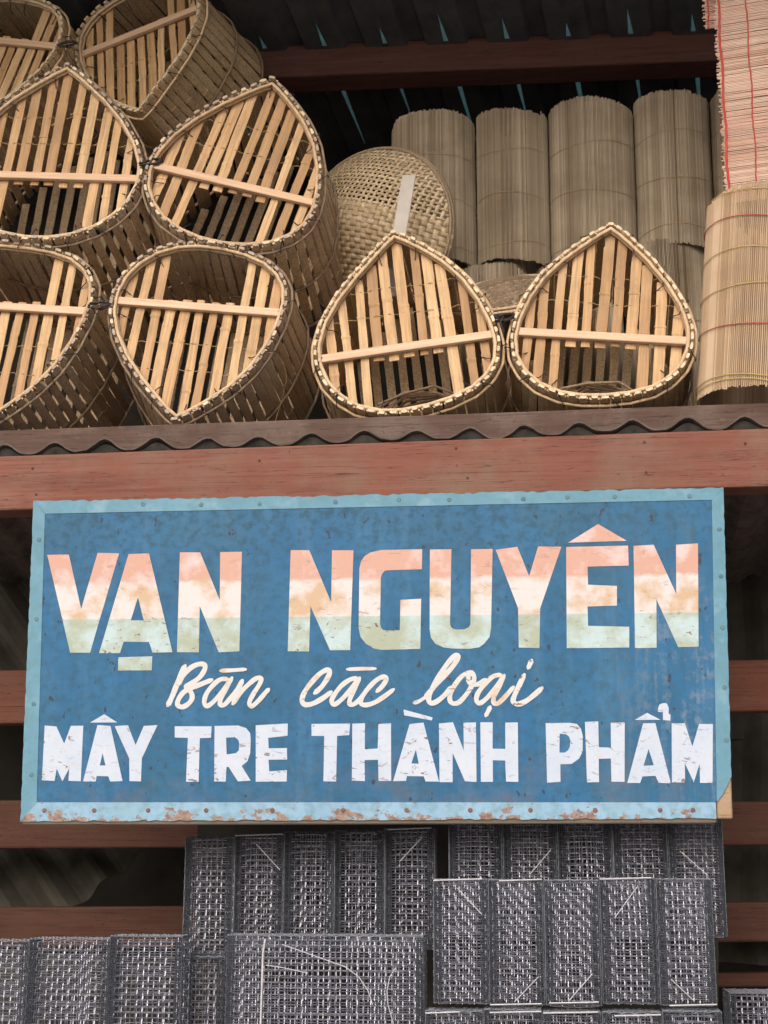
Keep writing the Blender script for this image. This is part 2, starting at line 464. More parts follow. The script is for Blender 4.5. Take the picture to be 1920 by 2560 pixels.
# added light streaks: behind the purlin they taper as the light fades, before it only a tapering slit stays open under the lap
for i in range(-12, 14):
    a = x0 + i * sp
    yp = q1.y + (a - q1.x) * (e.y / e.x)
    m = MB()
    # behind
    w = 0.0126
    YE = yp + (0.55, 0.38, 0.62, 0.47, 0.7, 0.42)[i % 6]
    c = [roof_pt(a - w, yp + 0.03, -0.001), roof_pt(a + w, yp + 0.03, -0.001), roof_pt(a + w * .12, YE, -0.001), roof_pt(a - w * .12, YE, -0.001)]
    m.quadbox([c[0], c[1], c[1] + rn * 0.003, c[0] + rn * 0.003, c[3], c[2], c[2] + rn * 0.003, c[3] + rn * 0.003])
    ob('light_streak', m.me('light_streak', M_streak), shop)
    m = MB()
    c = [roof_pt(a - w, YE + .001, -0.001), roof_pt(a + w, YE + .001, -0.001), roof_pt(a + w, Y_BACK, -0.001), roof_pt(a - w, Y_BACK, -0.001)]
    m.quadbox([c[0], c[1], c[1] + rn * 0.003, c[0] + rn * 0.003, c[3], c[2], c[2] + rn * 0.003, c[3] + rn * 0.003])
    for sg in (-1, 1):
        c = [roof_pt(a + sg * w, yp + 0.0305, -0.001), roof_pt(a + sg * w, YE, -0.001), roof_pt(a + sg * w * .14, YE, -0.001), roof_pt(a + sg * w * 1.0, yp + 0.0305, -0.001)]
        b = len(m.v)
        m.v += c[:3] + [p + rn * 0.003 for p in c[:3]]
        m.f += [(b, b + 1, b + 2), (b + 5, b + 4, b + 3), (b, b + 3, b + 4, b + 1), (b + 1, b + 4, b + 5, b + 2), (b + 2, b + 5, b + 3, b)]
    ob('lap_strip', m.me('lap_strip', M_roof), shop)
    m = MB()
    c = [roof_pt(a - w, yp - 0.0205, -0.001), roof_pt(a + w, yp - 0.0205, -0.001), roof_pt(a + w, yp + 0.0295, -0.001), roof_pt(a - w, yp + 0.0295, -0.001)]
    m.quadbox([c[0], c[1], c[1] + rn * 0.003, c[0] + rn * 0.003, c[3], c[2], c[2] + rn * 0.003, c[3] + rn * 0.003])
    ob('lap_strip', m.me('lap_strip', M_roof), shop)
    w = 0.0092
    # in front: dark lap plate with a tapered opening filled by the same teal streak
    L = (0.13, 0.09, 0.15, 0.11, 0.07)[i % 5]
    m = MB()
    yf = yp - 0.02 - L
    g = 0.0126
    o0 = [roof_pt(a - g, yp - 0.021, -0.001), roof_pt(a - g, Y_FRONT, -0.001), roof_pt(a + g, Y_FRONT, -0.001), roof_pt(a + g, yp - 0.021, -0.001), roof_pt(a, yf, -0.001), roof_pt(a - w, yp - 0.021, -0.001), roof_pt(a + w, yp - 0.021, -0.001)]
    b = 0
    m.v = o0 + [p + rn * 0.003 for p in o0]
    m.f = [(5, 0, 1, 4), (1, 2, 4), (2, 3, 6, 4), (11, 8, 7, 12), (8, 11, 9), (9, 11, 13, 10), (0, 7, 8, 1), (2, 9, 10, 3), (5, 4, 11, 12), (4, 6, 13, 11), (1, 8, 9, 2)]
    ob('lap_strip', m.me('lap_strip', M_roof), shop)
    m = MB()
    t0 = [roof_pt(a - w * .96, yp - 0.0215, 0.0), roof_pt(a + w * .96, yp - 0.0215, 0.0), roof_pt(a, yf + 0.004, 0.0)]
    m.v = t0 + [p + rn * 0.0015 for p in t0]
    m.f = [(0, 1, 2), (5, 4, 3), (0, 3, 4, 1), (1, 4, 5, 2), (2, 5, 3, 0)]
    ob('light_streak', m.me('light_streak', M_streak), shop)

# dark board added behind the stacked cages, in place of the shade there
slab('shade_board', [(428, 1690), (1552, 1690), (1552, 2330), (420, 2330)], 0.553, 0.02, M_wall, 0)
slab('shade_board', [(-250, 2062), (418, 2062), (416, 2330), (-250, 2330)], 0.553, 0.02, M_wall, 0)
# inner rails below the shelf and the sheets behind them
YI = 0.58
slab('inner_rail', [(-300, 1452), (2000, 1420), (2000, 1530), (-300, 1568)], YI, 0.07, M_inner)
slab('inner_rail', [(-300, 1728), (2000, 1732), (2000, 1824), (-300, 1834)], 0.80, 0.07, M_innershade)
slab('inner_rail', [(-300, 1962), (2000, 1946), (2000, 2032), (-300, 2052)], 0.95, 0.07, M_innershade)
slab('inner_rail', [(-300, 2120), (2000, 2098), (2000, 2128), (-300, 2152)], 1.0, 0.07, M_innershade)
def flat_wave(name, c, L, Hh, ang, amp, lam, mat, tilt=0.0):
    """vertical corrugated sheet, its waves turned by ang in its own plane"""
    m = MB(); n = int(L / lam * 8)
    for j in (0, 1):
        for th in (0.0, 0.006):
            for i in range(n + 1):
                s = -L / 2 + L * i / n
                h = amp * math.cos(2 * math.pi * s / lam)
                m.v.append(Vector((s, h + th, (-Hh / 2, Hh / 2)[j])))
    N = n + 1
    for i in range(n):
        m.f += [(i, i + 1, 2 * N + i + 1, 2 * N + i), (N + i, 3 * N + i, 3 * N + i + 1, N + i + 1), (i, N + i, N + i + 1, i + 1), (2 * N + i, 2 * N + i + 1, 3 * N + i + 1, 3 * N + i)]
    return ob(name, m.me(name, mat, False), shop, Matrix.Translation(c) @ Matrix.Rotation(tilt, 4, 'X') @ Matrix.Rotation(ang, 4, 'Y'))
c = at(60, 1280, 0.98); flat_wave('wall_sheet', c, 1.1, 0.62, R(-38), 0.03, 0.15, M_sheet, R(-8))
c = at(110, 1830, 1.12); flat_wave('wall_sheet', c, 0.9, 0.44, R(-40), 0.03, 0.15, M_sheet, R(-14))
c = at(1700, 1300, 1.14); flat_wave('wall_sheet', c, 1.0, 0.9, 0, 0.016, 0.15, M_sheet)
c = at(1700, 1790, 1.14); flat_wave('wall_sheet', c, 1.0, 0.85, R(4), 0.016, 0.15, M_sheet)
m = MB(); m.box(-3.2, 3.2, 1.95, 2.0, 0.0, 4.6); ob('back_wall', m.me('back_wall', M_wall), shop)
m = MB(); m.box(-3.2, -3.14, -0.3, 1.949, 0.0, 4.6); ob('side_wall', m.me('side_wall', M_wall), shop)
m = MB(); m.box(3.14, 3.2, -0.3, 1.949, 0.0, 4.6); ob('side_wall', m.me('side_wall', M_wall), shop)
for x in (-2.55, 2.55):
    m = MB(); m.box(x - 0.07, x + 0.07, 0.095, 0.235, 0.0, shelf_z(x) - 0.09); ob('post', m.me('post', M_beam), shop)
    m = MB(); m.box(x - 0.05, x + 0.05, YI + 0.075, YI + 0.17, 0.0, shelf_z(x) - 0.12); ob('post', m.me('post', M_inner), shop)

# nail heads and a knot in the street side of the front beam
M_beamnail = plain_mat('dark old nail head', (0.03, 0.025, 0.022), (0.10, 0.07, 0.055), 60, 0.7)
m = MB()
for k in range(8): m.v.append(Vector((math.cos(k * math.pi / 4) * 0.0045, 0.002, math.sin(k * math.pi / 4) * 0.0045)))
for k in range(8): m.v.append(Vector((math.cos(k * math.pi / 4) * 0.0035, -0.0015, math.sin(k * math.pi / 4) * 0.0035)))
m.f = [tuple(range(8, 16))[::-1]] + [(k, (k + 1) % 8, 8 + (k + 1) % 8, 8 + k) for k in range(8)]
bn = m.me('nail_head', M_beamnail)
for px, py in ((70, 1012), (78, 1068), (560, 995), (985, 968), (1010, 1032), (1392, 955), (1396, 1020), (1610, 958)):
    ob('nail_head', bn, shop, Matrix.Translation(at(px, py, -0.0005)))
# ------------------------------------------------------------------ the painted sign
SX, SY = Vector((0.99944, 0.03336, 0.00039)), Vector((0.00252, -0.08674, 0.99623))
SN = SX.cross(SY)
SC = Vector((0, -0.08, 2.149))
sign_m = Matrix(((SX.x, SY.x, SN.x, SC.x), (SX.y, SY.y, SN.y, SC.y), (SX.z, SY.z, SN.z, SC.z), (0, 0, 0, 1)))

def sign_paint(name, base0, base1, speck, kind):
    t = NT(name)
    v = t.mapping((1, 1, 1))
    n1 = t.noise(v, 5, 5, 0.6)
    n2 = t.noise(t.mapping((1, 1, 1), loc=(3, 1, 2)), 42, 4, 0.65)
    n3 = t.noise(t.mapping((18, 2.2, 1), loc=(7, 4, 0)), 2.0, 4, 0.65)
    xyz = t.sep(t.tc.outputs['Object'])
    X, Y = xyz[0], xyz[1]
    col = t.mix(t.ramp(n1, [(0.3, 0.0), (0.7, 1.0)]), base0, base1)
    if kind == 'field':
        st_ = t.noise(t.mapping((9, 0.7, 1), loc=(2, 5, 3)), 2.2, 5, 0.65)
        col = t.mix(t.ramp(st_, [(0.5, 0.0), (0.72, 0.45)]), col, (0.075, 0.20, 0.36))
        pat = t.noise(t.mapping((1, 1, 1), loc=(12, 5, 3)), 3.3, 5, 0.7)
        col = t.mix(t.ramp(pat, [(0.42, 0.0), (0.7, 0.6)]), col, (0.03, 0.105, 0.165))
        col = t.mix(t.ramp(n2, [(0.44, 0.0), (0.66, 0.6)]), col, (0.022, 0.085, 0.15))
        # pale scuffs low on the right side
        reg = t.math('MULTIPLY', t.ramp(X, [(0.55, 0.0), (0.78, 1.0)]), t.ramp(t.math('ADD', Y, 0.5), [(0.12, 0.5), (0.3, 1.0), (0.55, 1.0), (0.72, 0.25)]))
        sc = t.ramp(t.math('ADD', t.math('MULTIPLY', n3, 0.5), t.math('MULTIPLY', n2, 0.5)), [(0.49, 0.0), (0.60, 0.75)])
        col = t.mix(t.math('MULTIPLY', sc, t.math('MULTIPLY', reg, 0.7)), col, (0.20, 0.28, 0.40))
        # brownish bloom near the lower edge
        lowr = t.ramp(t.math('ADD', Y, 0.5), [(0.10, 1.0), (0.30, 0.0)])
        bl = t.ramp(t.noise(t.mapping((1, 1, 1), loc=(9, 3, 1)), 9, 5, 0.65), [(0.47, 0.0), (0.66, 0.55)])
        col = t.mix(t.math('MULTIPLY', bl, lowr), col, (0.15, 0.14, 0.155))
        # darker teal speckle near the upper edge
        hi = t.ramp(t.math('ADD', Y, 0.5), [(0.72, 0.0), (0.9, 1.0)])
        col = t.mix(t.math('MULTIPLY', t.ramp(n2, [(0.47, 0.0), (0.64, 0.5)]), hi), col, (0.018, 0.065, 0.09))
        ch = t.noise(t.mapping((1.0, 0.7, 1), loc=(5, 5, 5)), 34, 3, 0.6)
        col = t.mix(t.ramp(ch, [(0.655, 0.0), (0.68, 0.85)]), col, speck)
        ch2 = t.noise(t.mapping((1.4, 0.5, 1), loc=(1, 8, 5)), 16, 4, 0.7)
        col = t.mix(t.ramp(ch2, [(0.70, 0.0), (0.75, 0.7)]), col, (0.06, 0.075, 0.09))
    if kind in ('edge', 'rust'):
        col = t.mix(t.ramp(n2, [(0.42, 0.0), (0.66, 0.5)]), col, (0.11, 0.24, 0.27))
        pale = t.noise(t.mapping((1, 1, 1), loc=(2, 9, 4)), 12, 3, 0.6)
        col = t.mix(t.ramp(pale, [(0.55, 0.0), (0.7, 0.5)]), col, (0.25, 0.42, 0.54))
        ch = t.noise(t.mapping((1, 1.2, 1), loc=(4, 4, 8)), 22 if kind == 'rust' else 44, 6, 0.72)
        th = 0.605 if kind == 'rust' else 0.68
        br = t.ramp(t.noise(t.mapping((1, 1, 1), loc=(4, 1, 8)), 90, 2, 0.6), [(0.35, speck), (0.65, (0.34, 0.22, 0.16))])
        if kind == 'rust':
            edge = t.ramp(t.math('MULTIPLY', t.math('ADD', Y, 0.42), 10), [(0.02, 0.14), (0.35, 0.0)])
            ch = t.math('ADD', ch, edge)
        col = t.mix(t.ramp(ch, [(th, 0.0), (th + 0.03, 0.9)]), col, br)
    t.bump(t.math('ADD', n2, t.math('MULTIPLY', n1, 1.5)), 0.22, 0.003)
    return t.done(col, t.ramp(n2, [(0.3, 0.42), (0.7, 0.62)]), 0, 0.35)

M_field = sign_paint('blue sign paint', (0.012, 0.106, 0.250), (0.024, 0.148, 0.325), (0.035, 0.035, 0.045), 'field')
M_edge = sign_paint('light blue border paint', (0.10, 0.25, 0.355), (0.15, 0.325, 0.46), (0.11, 0.10, 0.09), 'edge')
M_edgerust = sign_paint('light blue border paint with rust', (0.22, 0.39, 0.56), (0.30, 0.48, 0.66), (0.19, 0.095, 0.06), 'rust')
M_signwood = wood_mat('raw sign frame wood', (0.26, 0.17, 0.105), (0.42, 0.29, 0.19), (0.52, 0.38, 0.26), (0.3, 0.26, 0.22), 0.4)
M_signback = wood_mat('grimy sign frame edge', (0.09, 0.075, 0.06), (0.16, 0.13, 0.10), (0.22, 0.18, 0.14), (0.16, 0.17, 0.17), 0.5)

def letter_paint(name, kind):
    t = NT(name)
    xyz = t.sep(t.tc.outputs['Object'])
    X, Y = xyz[0], xyz[1]
    n1 = t.noise(t.mapping((1, 1, 1)), 9, 5, 0.62)
    n2 = t.noise(t.mapping((1, 1, 1), loc=(3, 6, 1)), 11, 4, 0.6)
    nf = t.noise(t.mapping((1, 1, 1), loc=(8, 2, 1)), 60, 3, 0.65)
    if kind == 'banded':
        Yn = t.math('ADD', Y, t.math('MULTIPLY', t.math('SUBTRACT', n1, 0.5), 0.05))
        top = t.mix(t.ramp(n1, [(0.50, 0.0), (0.64, 1.0)]), (0.58, 0.345, 0.285), (0.66, 0.53, 0.54))
        mid = t.mix(t.ramp(n2, [(0.37, 0.0), (0.53, 1.0)]), (0.55, 0.40, 0.27), (0.66, 0.62, 0.64))
        low = t.mix(t.ramp(n2, [(0.42, 0.0), (0.60, 1.0)]), (0.36, 0.42, 0.34), (0.46, 0.60, 0.65))
        b1 = t.ramp(t.math('ADD', t.math('MULTIPLY', t.math('SUBTRACT', Yn, 0.193), 60), 0.5), [(0.2, 0.0), (0.8, 1.0)])
        b2 = t.ramp(t.math('ADD', t.math('MULTIPLY', t.math('SUBTRACT', Y, 0.0985), 400), 0.5), [(0.2, 0.0), (0.8, 1.0)])
        col = t.mix(b2, low, t.mix(b1, mid, top))
    elif kind == 'script':
        col = t.mix(t.ramp(n2, [(0.58, 0.0), (0.72, 1.0)]), (0.61, 0.615, 0.63), (0.56, 0.37, 0.21))
    else:
        col = t.mix(t.ramp(n1, [(0.3, 0.0), (0.7, 1.0)]), (0.47, 0.56, 0.71), (0.56, 0.63, 0.75))
    col = t.mix(t.ramp(nf, [(0.5, 0.0), (0.75, 0.25)]), col, (0.48, 0.46, 0.42))
    # scratches and chips down to the blue and the rusty sheet
    sx = t.noise(t.mapping((0.9, 2.3, 1), loc=(2, 2, 2)), 26, 4, 0.66, 0.8)
    chip = t.ramp(sx, [(0.61, 0.0), (0.63, 0.95)])
    zone = t.ramp(t.noise(t.mapping((1, 1, 1), loc=(6, 7, 1)), 4, 2, 0.5), [(0.42, 0.25), (0.58, 1.0)])
    if kind == 'banded':
        zone = t.math('MULTIPLY', zone, t.ramp(t.math('ADD', Y, 0.5), [(0.58, 1.0), (0.62, 0.35)]))
    col = t.mix(t.math('MULTIPLY', chip, zone), col, (0.17, 0.10, 0.085))
    ln = t.noise(t.mapping((2.2, 5.0, 1), loc=(2, 1, 7)), 7, 2, 0.5, 0.6)
    line = t.ramp(t.math('ABSOLUTE', t.math('SUBTRACT', ln, 0.5)), [(0.0, 0.6), (0.006, 0.0)])
    col = t.mix(t.math('MULTIPLY', line, t.math('MULTIPLY', zone, 0.8)), col, (0.20, 0.20, 0.24))
    t.bump(nf, 0.15, 0.001)
    return t.done(col, 0.5, 0, 0.35)
M_big = letter_paint('banded letter paint', 'banded')
M_small = letter_paint('white letter paint', 'white')
M_script = letter_paint('script paint', 'script')

sign = thing('shop_sign', 'blue painted shop sign in a light blue border hanging from the front beam', 'sign', sign_m)
mm = lambda L: [(a / 1000, b / 1000) for a, b in L]
def jag(p, q, n, amp, seed):
    rr = random.Random(seed); out = []
    for i in range(n):
        t = i / n
        nx, ny = -(q[1] - p[1]), q[0] - p[0]
        l = math.hypot(nx, ny)
        a = 0 if i == 0 else (rr.random() ** 2.5) * amp
        out.append((lerp(p[0], q[0], t) + nx / l * -a, lerp(p[1], q[1], t) + ny / l * -a))
    return out
TL, TR, BR, BL = (-0.896, 0.4145), (0.906, 0.4176), (0.894, -0.414), (-0.903, -0.4194)
iTL, iTR, iBR, iBL = (-0.8626, 0.3792), (0.8756, 0.3857), (0.8594, -0.3722), (-0.8608, -0.3704)
c1, c2, c3, c4 = (0.8975, -0.309), (0.875, -0.352), (0.857, -0.3733), (0.857, -0.4126)
# timber frame behind the tin
m = MB(); ins = 0.003
m.box(-0.897, 0.893, 0, 0, 0, 0); m.v, m.f = [], []
def bar(p, q, r_, s_, mat, name='frame_timber'):
    b = MB(); z0, z1 = -0.042, -0.0005
    b.quadbox([(p[0], p[1], z1), (q[0], q[1], z1), (r_[0], r_[1], z1), (s_[0], s_[1], z1), (p[0], p[1], z0), (q[0], q[1], z0), (r_[0], r_[1], z0), (s_[0], s_[1], z0)])
    return bevel(ob(name, b.me(name, mat), sign), 0.003, 1)
bar((-0.90, -0.428), (0.8575, -0.424), (0.8575, -0.365), (-0.90, -0.368), M_signback)
bar((0.859, -0.4125), (0.897, -0.4125), (0.899, 0.365), (0.859, 0.365), M_signwood)
bar((-0.897, 0.367), (0.901, 0.367), (0.901, 0.412), (-0.893, 0.409), M_signback)
bar((-0.90, -0.366), (-0.858, -0.366), (-0.858, 0.365), (-0.894, 0.365), M_signback)
# painted tin sheet with its lower right corner broken away
b = MB()
b.prism([(-0.893, 0.408), (0.900, 0.411), (0.8945, -0.309), (0.872, -0.352), (0.854, -0.3733), (0.854, -0.409), (-0.898, -0.414)][::-1], 0.0, 0.002)
ob('tin_sheet', b.me('tin_sheet', M_field), sign)
def strip(poly, mat, z1=0.0034):
    b = MB(); b.prism(poly, 0.0021, z1); return ob('border_strip', b.me('border_strip', mat), sign)
d = 0.0006
strip(jag(TL, TR, 130, 0.005, 3) + [TR, iTR, iTL], M_edge)
strip(jag(BR if False else c4, BL, 110, 0.004, 5) + [BL, (iBL[0], iBL[1]), (c3[0] - d, iBR[1])], M_edgerust)
strip([(TL[0], TL[1] - d), (iTL[0] - d, iTL[1] - d)] + [(iBL[0] - d, iBL[1]), (BL[0], BL[1] + d)][0:2] + jag(BL, TL, 60, 0.002, 8)[1:], M_edge)
strip([(iTR[0], iTR[1] - d), (TR[0], TR[1] - d)] + jag((0.906, 0.40), c1, 50, 0.002, 9)[1:] + [c1, c2, (c3[0] + d, c3[1]), (iBR[0], iBR[1])], M_edge)
# nail heads along the border
nv = []
nails = [(x, 0.398 + 0.003 * math.sin(x * 30)) for x in (-0.60, -0.445, -0.29, -0.09, 0.075, 0.206, 0.397, 0.51, 0.63, 0.82)] + \
        [(-0.877, y) for y in (0.31, 0.1, -0.12, -0.3)] + [(0.892 - 0.006 * (0.4 - y), y) for y in (0.31, 0.19, 0.06, -0.09, -0.22)] + \
        [(x, -0.391) for x in (-0.84, -0.71, -0.57, -0.42, -0.25, -0.07, 0.09, 0.25, 0.40, 0.56, 0.72, 0.80)]
nb = MB()
for k in range(10):
    an = 2 * math.pi * k / 10
    nb.v.append(Vector((math.cos(an) * 0.0062, math.sin(an) * 0.0062, 0)))
for k in range(10):
    an = 2 * math.pi * k / 10
    nb.v.append(Vector((math.cos(an) * 0.0045, math.sin(an) * 0.0048, 0.0010)))
nb.f = [tuple(range(10, 20))] + [(k, (k + 1) % 10, 10 + (k + 1) % 10, 10 + k) for k in range(10)]
M_nail = plain_mat('painted over rusty nail head', (0.07, 0.15, 0.19), (0.13, 0.24, 0.30), 40, 0.6)
M_nailr = plain_mat('rusty nail head', (0.14, 0.075, 0.06), (0.22, 0.14, 0.12), 60, 0.8)
nme, nmer = nb.me('nail_head', M_nail), nb.me('nail_head', M_nailr)
for x, y in nails:
    ob('nail_head', nmer if y < -0.35 else nme, sign, Matrix.Translation((x, y, 0.0036)))

BIG=[([(-854,270),(-795,270),(-759,126),(-719,272),(-661,271),(-732,11),(-785,12)],None),([(-636,269),(-581,270),(-515,11),(-567,11),(-576,38),(-644,39),(-653,10),(-708,10)],[(-608,155),(-592,94),(-627,94)]),([(-656,-1),(-568,0),(-568,-35),(-656,-36)],None),([(-499,271),(-445,270),(-393,145),(-393,270),(-336,270),(-339,11),(-393,10),(-444,130),(-445,10),(-502,11)],None),([(-207,272),(-158,271),(-102,136),(-100,270),(-44,270),(-52,12),(-105,12),(-155,127),(-158,10),(-213,10)],None),([(135,269),(134,218),(57,217),(39,215),(30,207),(27,195),(24,79),(27,69),(32,63),(40,61),(76,62),(77,140),(131,142),(128,13),(28,12),(8,16),(-12,28),(-25,46),(-30,68),(-28,224),(-24,240),(-15,254),(1,264),(29,270)],None),([(155,269),(210,268),(204,77),(206,70),(212,64),(222,62),(240,63),(252,67),(256,75),(261,268),(316,268),(308,64),(304,43),(292,25),(277,16),(253,13),(208,13),(186,16),(166,26),(156,42),(152,62)],None),([(323,265),(379,272),(408,196),(433,272),(492,270),(434,114),(431,13),(378,14),(379,115)],None),([(586,328),(658,284),(509,282)],None),([(504,270),(660,271),(660,220),(557,219),(556,172),(630,169),(628,118),(554,117),(554,67),(658,65),(656,12),(499,12)],None),([(674,270),(725,273),(777,146),(781,272),(837,274),(829,12),(778,12),(728,134),(724,10),(671,10)],None)]
SMALL=[([(-846,-176),(-815,-177),(-793,-222),(-778,-177),(-745,-177),(-748,-317),(-779,-317),(-779,-284),(-796,-317),(-811,-285),(-816,-316),(-849,-314)],None),([(-708,-174),(-674,-177),(-638,-318),(-671,-318),(-675,-305),(-706,-305),(-708,-318),(-742,-317)],[(-692,-247),(-684,-277),(-698,-277)]),([(-691,-147),(-656,-169),(-727,-168)],None),([(-663,-178),(-627,-176),(-606,-226),(-585,-178),(-551,-176),(-590,-259),(-590,-318),(-621,-318),(-622,-259)],None),([(-505,-179),(-410,-179),(-411,-209),(-440,-210),(-441,-319),(-473,-319),(-471,-208),(-504,-208)],None),([(-401,-178),(-340,-178),(-320,-185),(-310,-198),(-307,-216),(-308,-247),(-316,-268),(-330,-280),(-307,-317),(-340,-319),(-364,-282),(-370,-282),(-371,-319),(-401,-318)],[(-371,-208),(-348,-208),(-340,-214),(-337,-223),(-338,-240),(-346,-248),(-370,-250)]),([(-295,-178),(-213,-174),(-212,-204),(-262,-209),(-262,-236),(-215,-235),(-214,-264),(-261,-265),(-260,-293),(-214,-291),(-214,-319),(-293,-319)],None),([(-151,-175),(-53,-174),(-54,-203),(-86,-205),(-88,-319),(-121,-319),(-118,-205),(-151,-205)],None),([(-47,-174),(-14,-174),(-15,-239),(18,-238),(20,-176),(52,-174),(51,-319),(20,-318),(18,-265),(-15,-267),(-15,-319),(-48,-318)],None),([(99,-176),(135,-173),(172,-321),(139,-320),(134,-307),(92,-306),(89,-319),(57,-319)],[(114,-241),(122,-275),(102,-276)]),([(84,-139),(157,-160),(155,-168),(85,-154)],None),([(173,-175),(209,-173),(235,-243),(236,-174),(267,-173),(267,-321),(237,-320),(208,-249),(206,-321),(173,-321)],None),([(278,-173),(309,-173),(308,-239),(340,-240),(341,-174),(373,-174),(371,-321),(340,-321),(339,-268),(308,-267),(308,-321),(278,-321)],None),([(442,-175),(502,-175),(520,-179),(530,-190),(534,-208),(532,-246),(523,-265),(504,-278),(477,-279),(476,-322),(442,-323)],[(476,-203),(494,-204),(500,-210),(502,-219),(501,-234),(497,-244),(489,-249),(475,-249)]),([(541,-173),(574,-173),(573,-237),(604,-238),(605,-175),(639,-175),(634,-322),(602,-322),(603,-265),(572,-265),(571,-322),(541,-323)],None),([(685,-178),(715,-177),(748,-325),(718,-324),(711,-308),(679,-309),(673,-324),(642,-324)],[(696,-241),(708,-282),(683,-282)]),([(695,-151),(729,-169),(665,-169)],None),([(735,-170),(752,-171),(753,-157),(749,-155),(750,-140),(747,-132),(742,-128),(734,-128),(727,-132),(723,-140),(722,-149),(730,-151),(735,-149)],None),([(756,-178),(788,-178),(805,-236),(824,-180),(856,-180),(851,-325),(820,-325),(820,-277),(805,-323),(785,-277),(783,-324),(752,-324)],None)]
STROKES=[(11.5,[(-481,-24),(-493,-51),(-504,-79),(-514,-105),(-524,-126)]),(10.7,[(-498,-73),(-485,-49),(-463,-28),(-441,-20),(-429,-24),(-430,-36),(-442,-54),(-462,-69),(-478,-78),(-470,-85),(-462,-97),(-462,-111),(-473,-124),(-487,-130),(-498,-125),(-497,-112),(-484,-93),(-462,-81),(-438,-72),(-410,-61)]),(10.0,[(-370,-59),(-390,-61),(-410,-78),(-425,-99),(-429,-119),(-421,-128),(-403,-115),(-381,-90),(-364,-64)]),(10.0,[(-358,-56),(-372,-82),(-385,-107),(-388,-123),(-377,-125),(-359,-106),(-341,-82),(-330,-63)]),(10.0,[(-332,-63),(-341,-90),(-355,-123)]),(10.0,[(-354,-123),(-337,-96),(-313,-72),(-294,-58),(-282,-59),(-287,-75),(-303,-100),(-312,-120),(-305,-129),(-289,-116),(-273,-98),(-262,-86)]),(8.4,[(-388,-38),(-358,-37),(-322,-35)]),(10.7,[(-144,-97),(-125,-80),(-109,-56),(-105,-41),(-115,-39),(-133,-50),(-157,-76),(-172,-99),(-176,-117),(-167,-126),(-147,-123),(-121,-109),(-101,-94)]),(10.0,[(-34,-60),(-52,-63),(-74,-78),(-92,-100),(-100,-117),(-93,-126),(-76,-115),(-54,-92),(-32,-63)]),(10.0,[(-28,-59),(-40,-84),(-52,-110),(-54,-124),(-44,-126),(-26,-112),(-6,-84)]),(10.0,[(16,-94),(31,-79),(41,-62),(32,-57),(14,-66),(-6,-86),(-22,-108),(-25,-123),(-13,-128),(10,-122),(33,-108),(59,-89)]),(7.7,[(-60,-37),(-26,-36),(13,-36)]),(7.7,[(110,-124),(124,-119),(138,-110)]),(10.7,[(138,-112),(163,-82),(191,-53),(213,-28),(224,-8),(217,-4),(199,-22),(177,-53),(157,-88),(148,-111),(153,-124),(169,-120),(191,-102),(206,-84)]),(10.0,[(254,-47),(234,-56),(214,-80),(202,-106),(205,-123),(222,-124),(241,-106),(259,-79),(264,-59),(255,-47),(249,-63),(257,-77),(275,-77),(293,-65)]),(10.0,[(332,-54),(312,-58),(291,-77),(273,-100),(269,-118),(278,-125),(296,-112),(318,-87),(338,-58)]),(10.0,[(340,-55),(328,-81),(314,-108),(313,-124),(323,-126),(341,-110),(363,-85)]),(10.7,[(391,-54),(378,-80),(365,-107),(362,-122),(374,-128),(395,-120),(415,-105),(435,-88)]),(10.0,[(410,-18),(406,-27),(401,-38)]),(9.2,[(304,-134),(298,-146),(292,-157)])]

def clean(poly):
    return [(x + random.uniform(-.0008, .0008), y + random.uniform(-.0008, .0008)) for x, y in mm(poly)]
for poly, hole in BIG:
    b = MB(); b.prism(clean(poly), 0.0021, 0.0030, clean(hole) if hole else None)
    ob('letter', b.me('letter', M_big), sign)
for poly, hole in SMALL:
    b = MB(); b.prism(clean(poly), 0.0021, 0.0030, clean(hole) if hole else None)
    ob('letter', b.me('letter', M_small), sign)
def smooth(pts, k=4):
    P = [Vector((x, y, 0)) for x, y in pts]; out = []
    for i in range(len(P) - 1):
        p0, p1, p2, p3 = P[max(i - 1, 0)], P[i], P[i + 1], P[min(i + 2, len(P) - 1)]
        for j in range(k):
            t = j / k
            out.append(0.5 * (2 * p1 + (p2 - p0) * t + (2 * p0 - 5 * p1 + 4 * p2 - p3) * t * t + (3 * p1 - p0 - 3 * p2 + p3) * t ** 3))
    return out + [P[-1]]
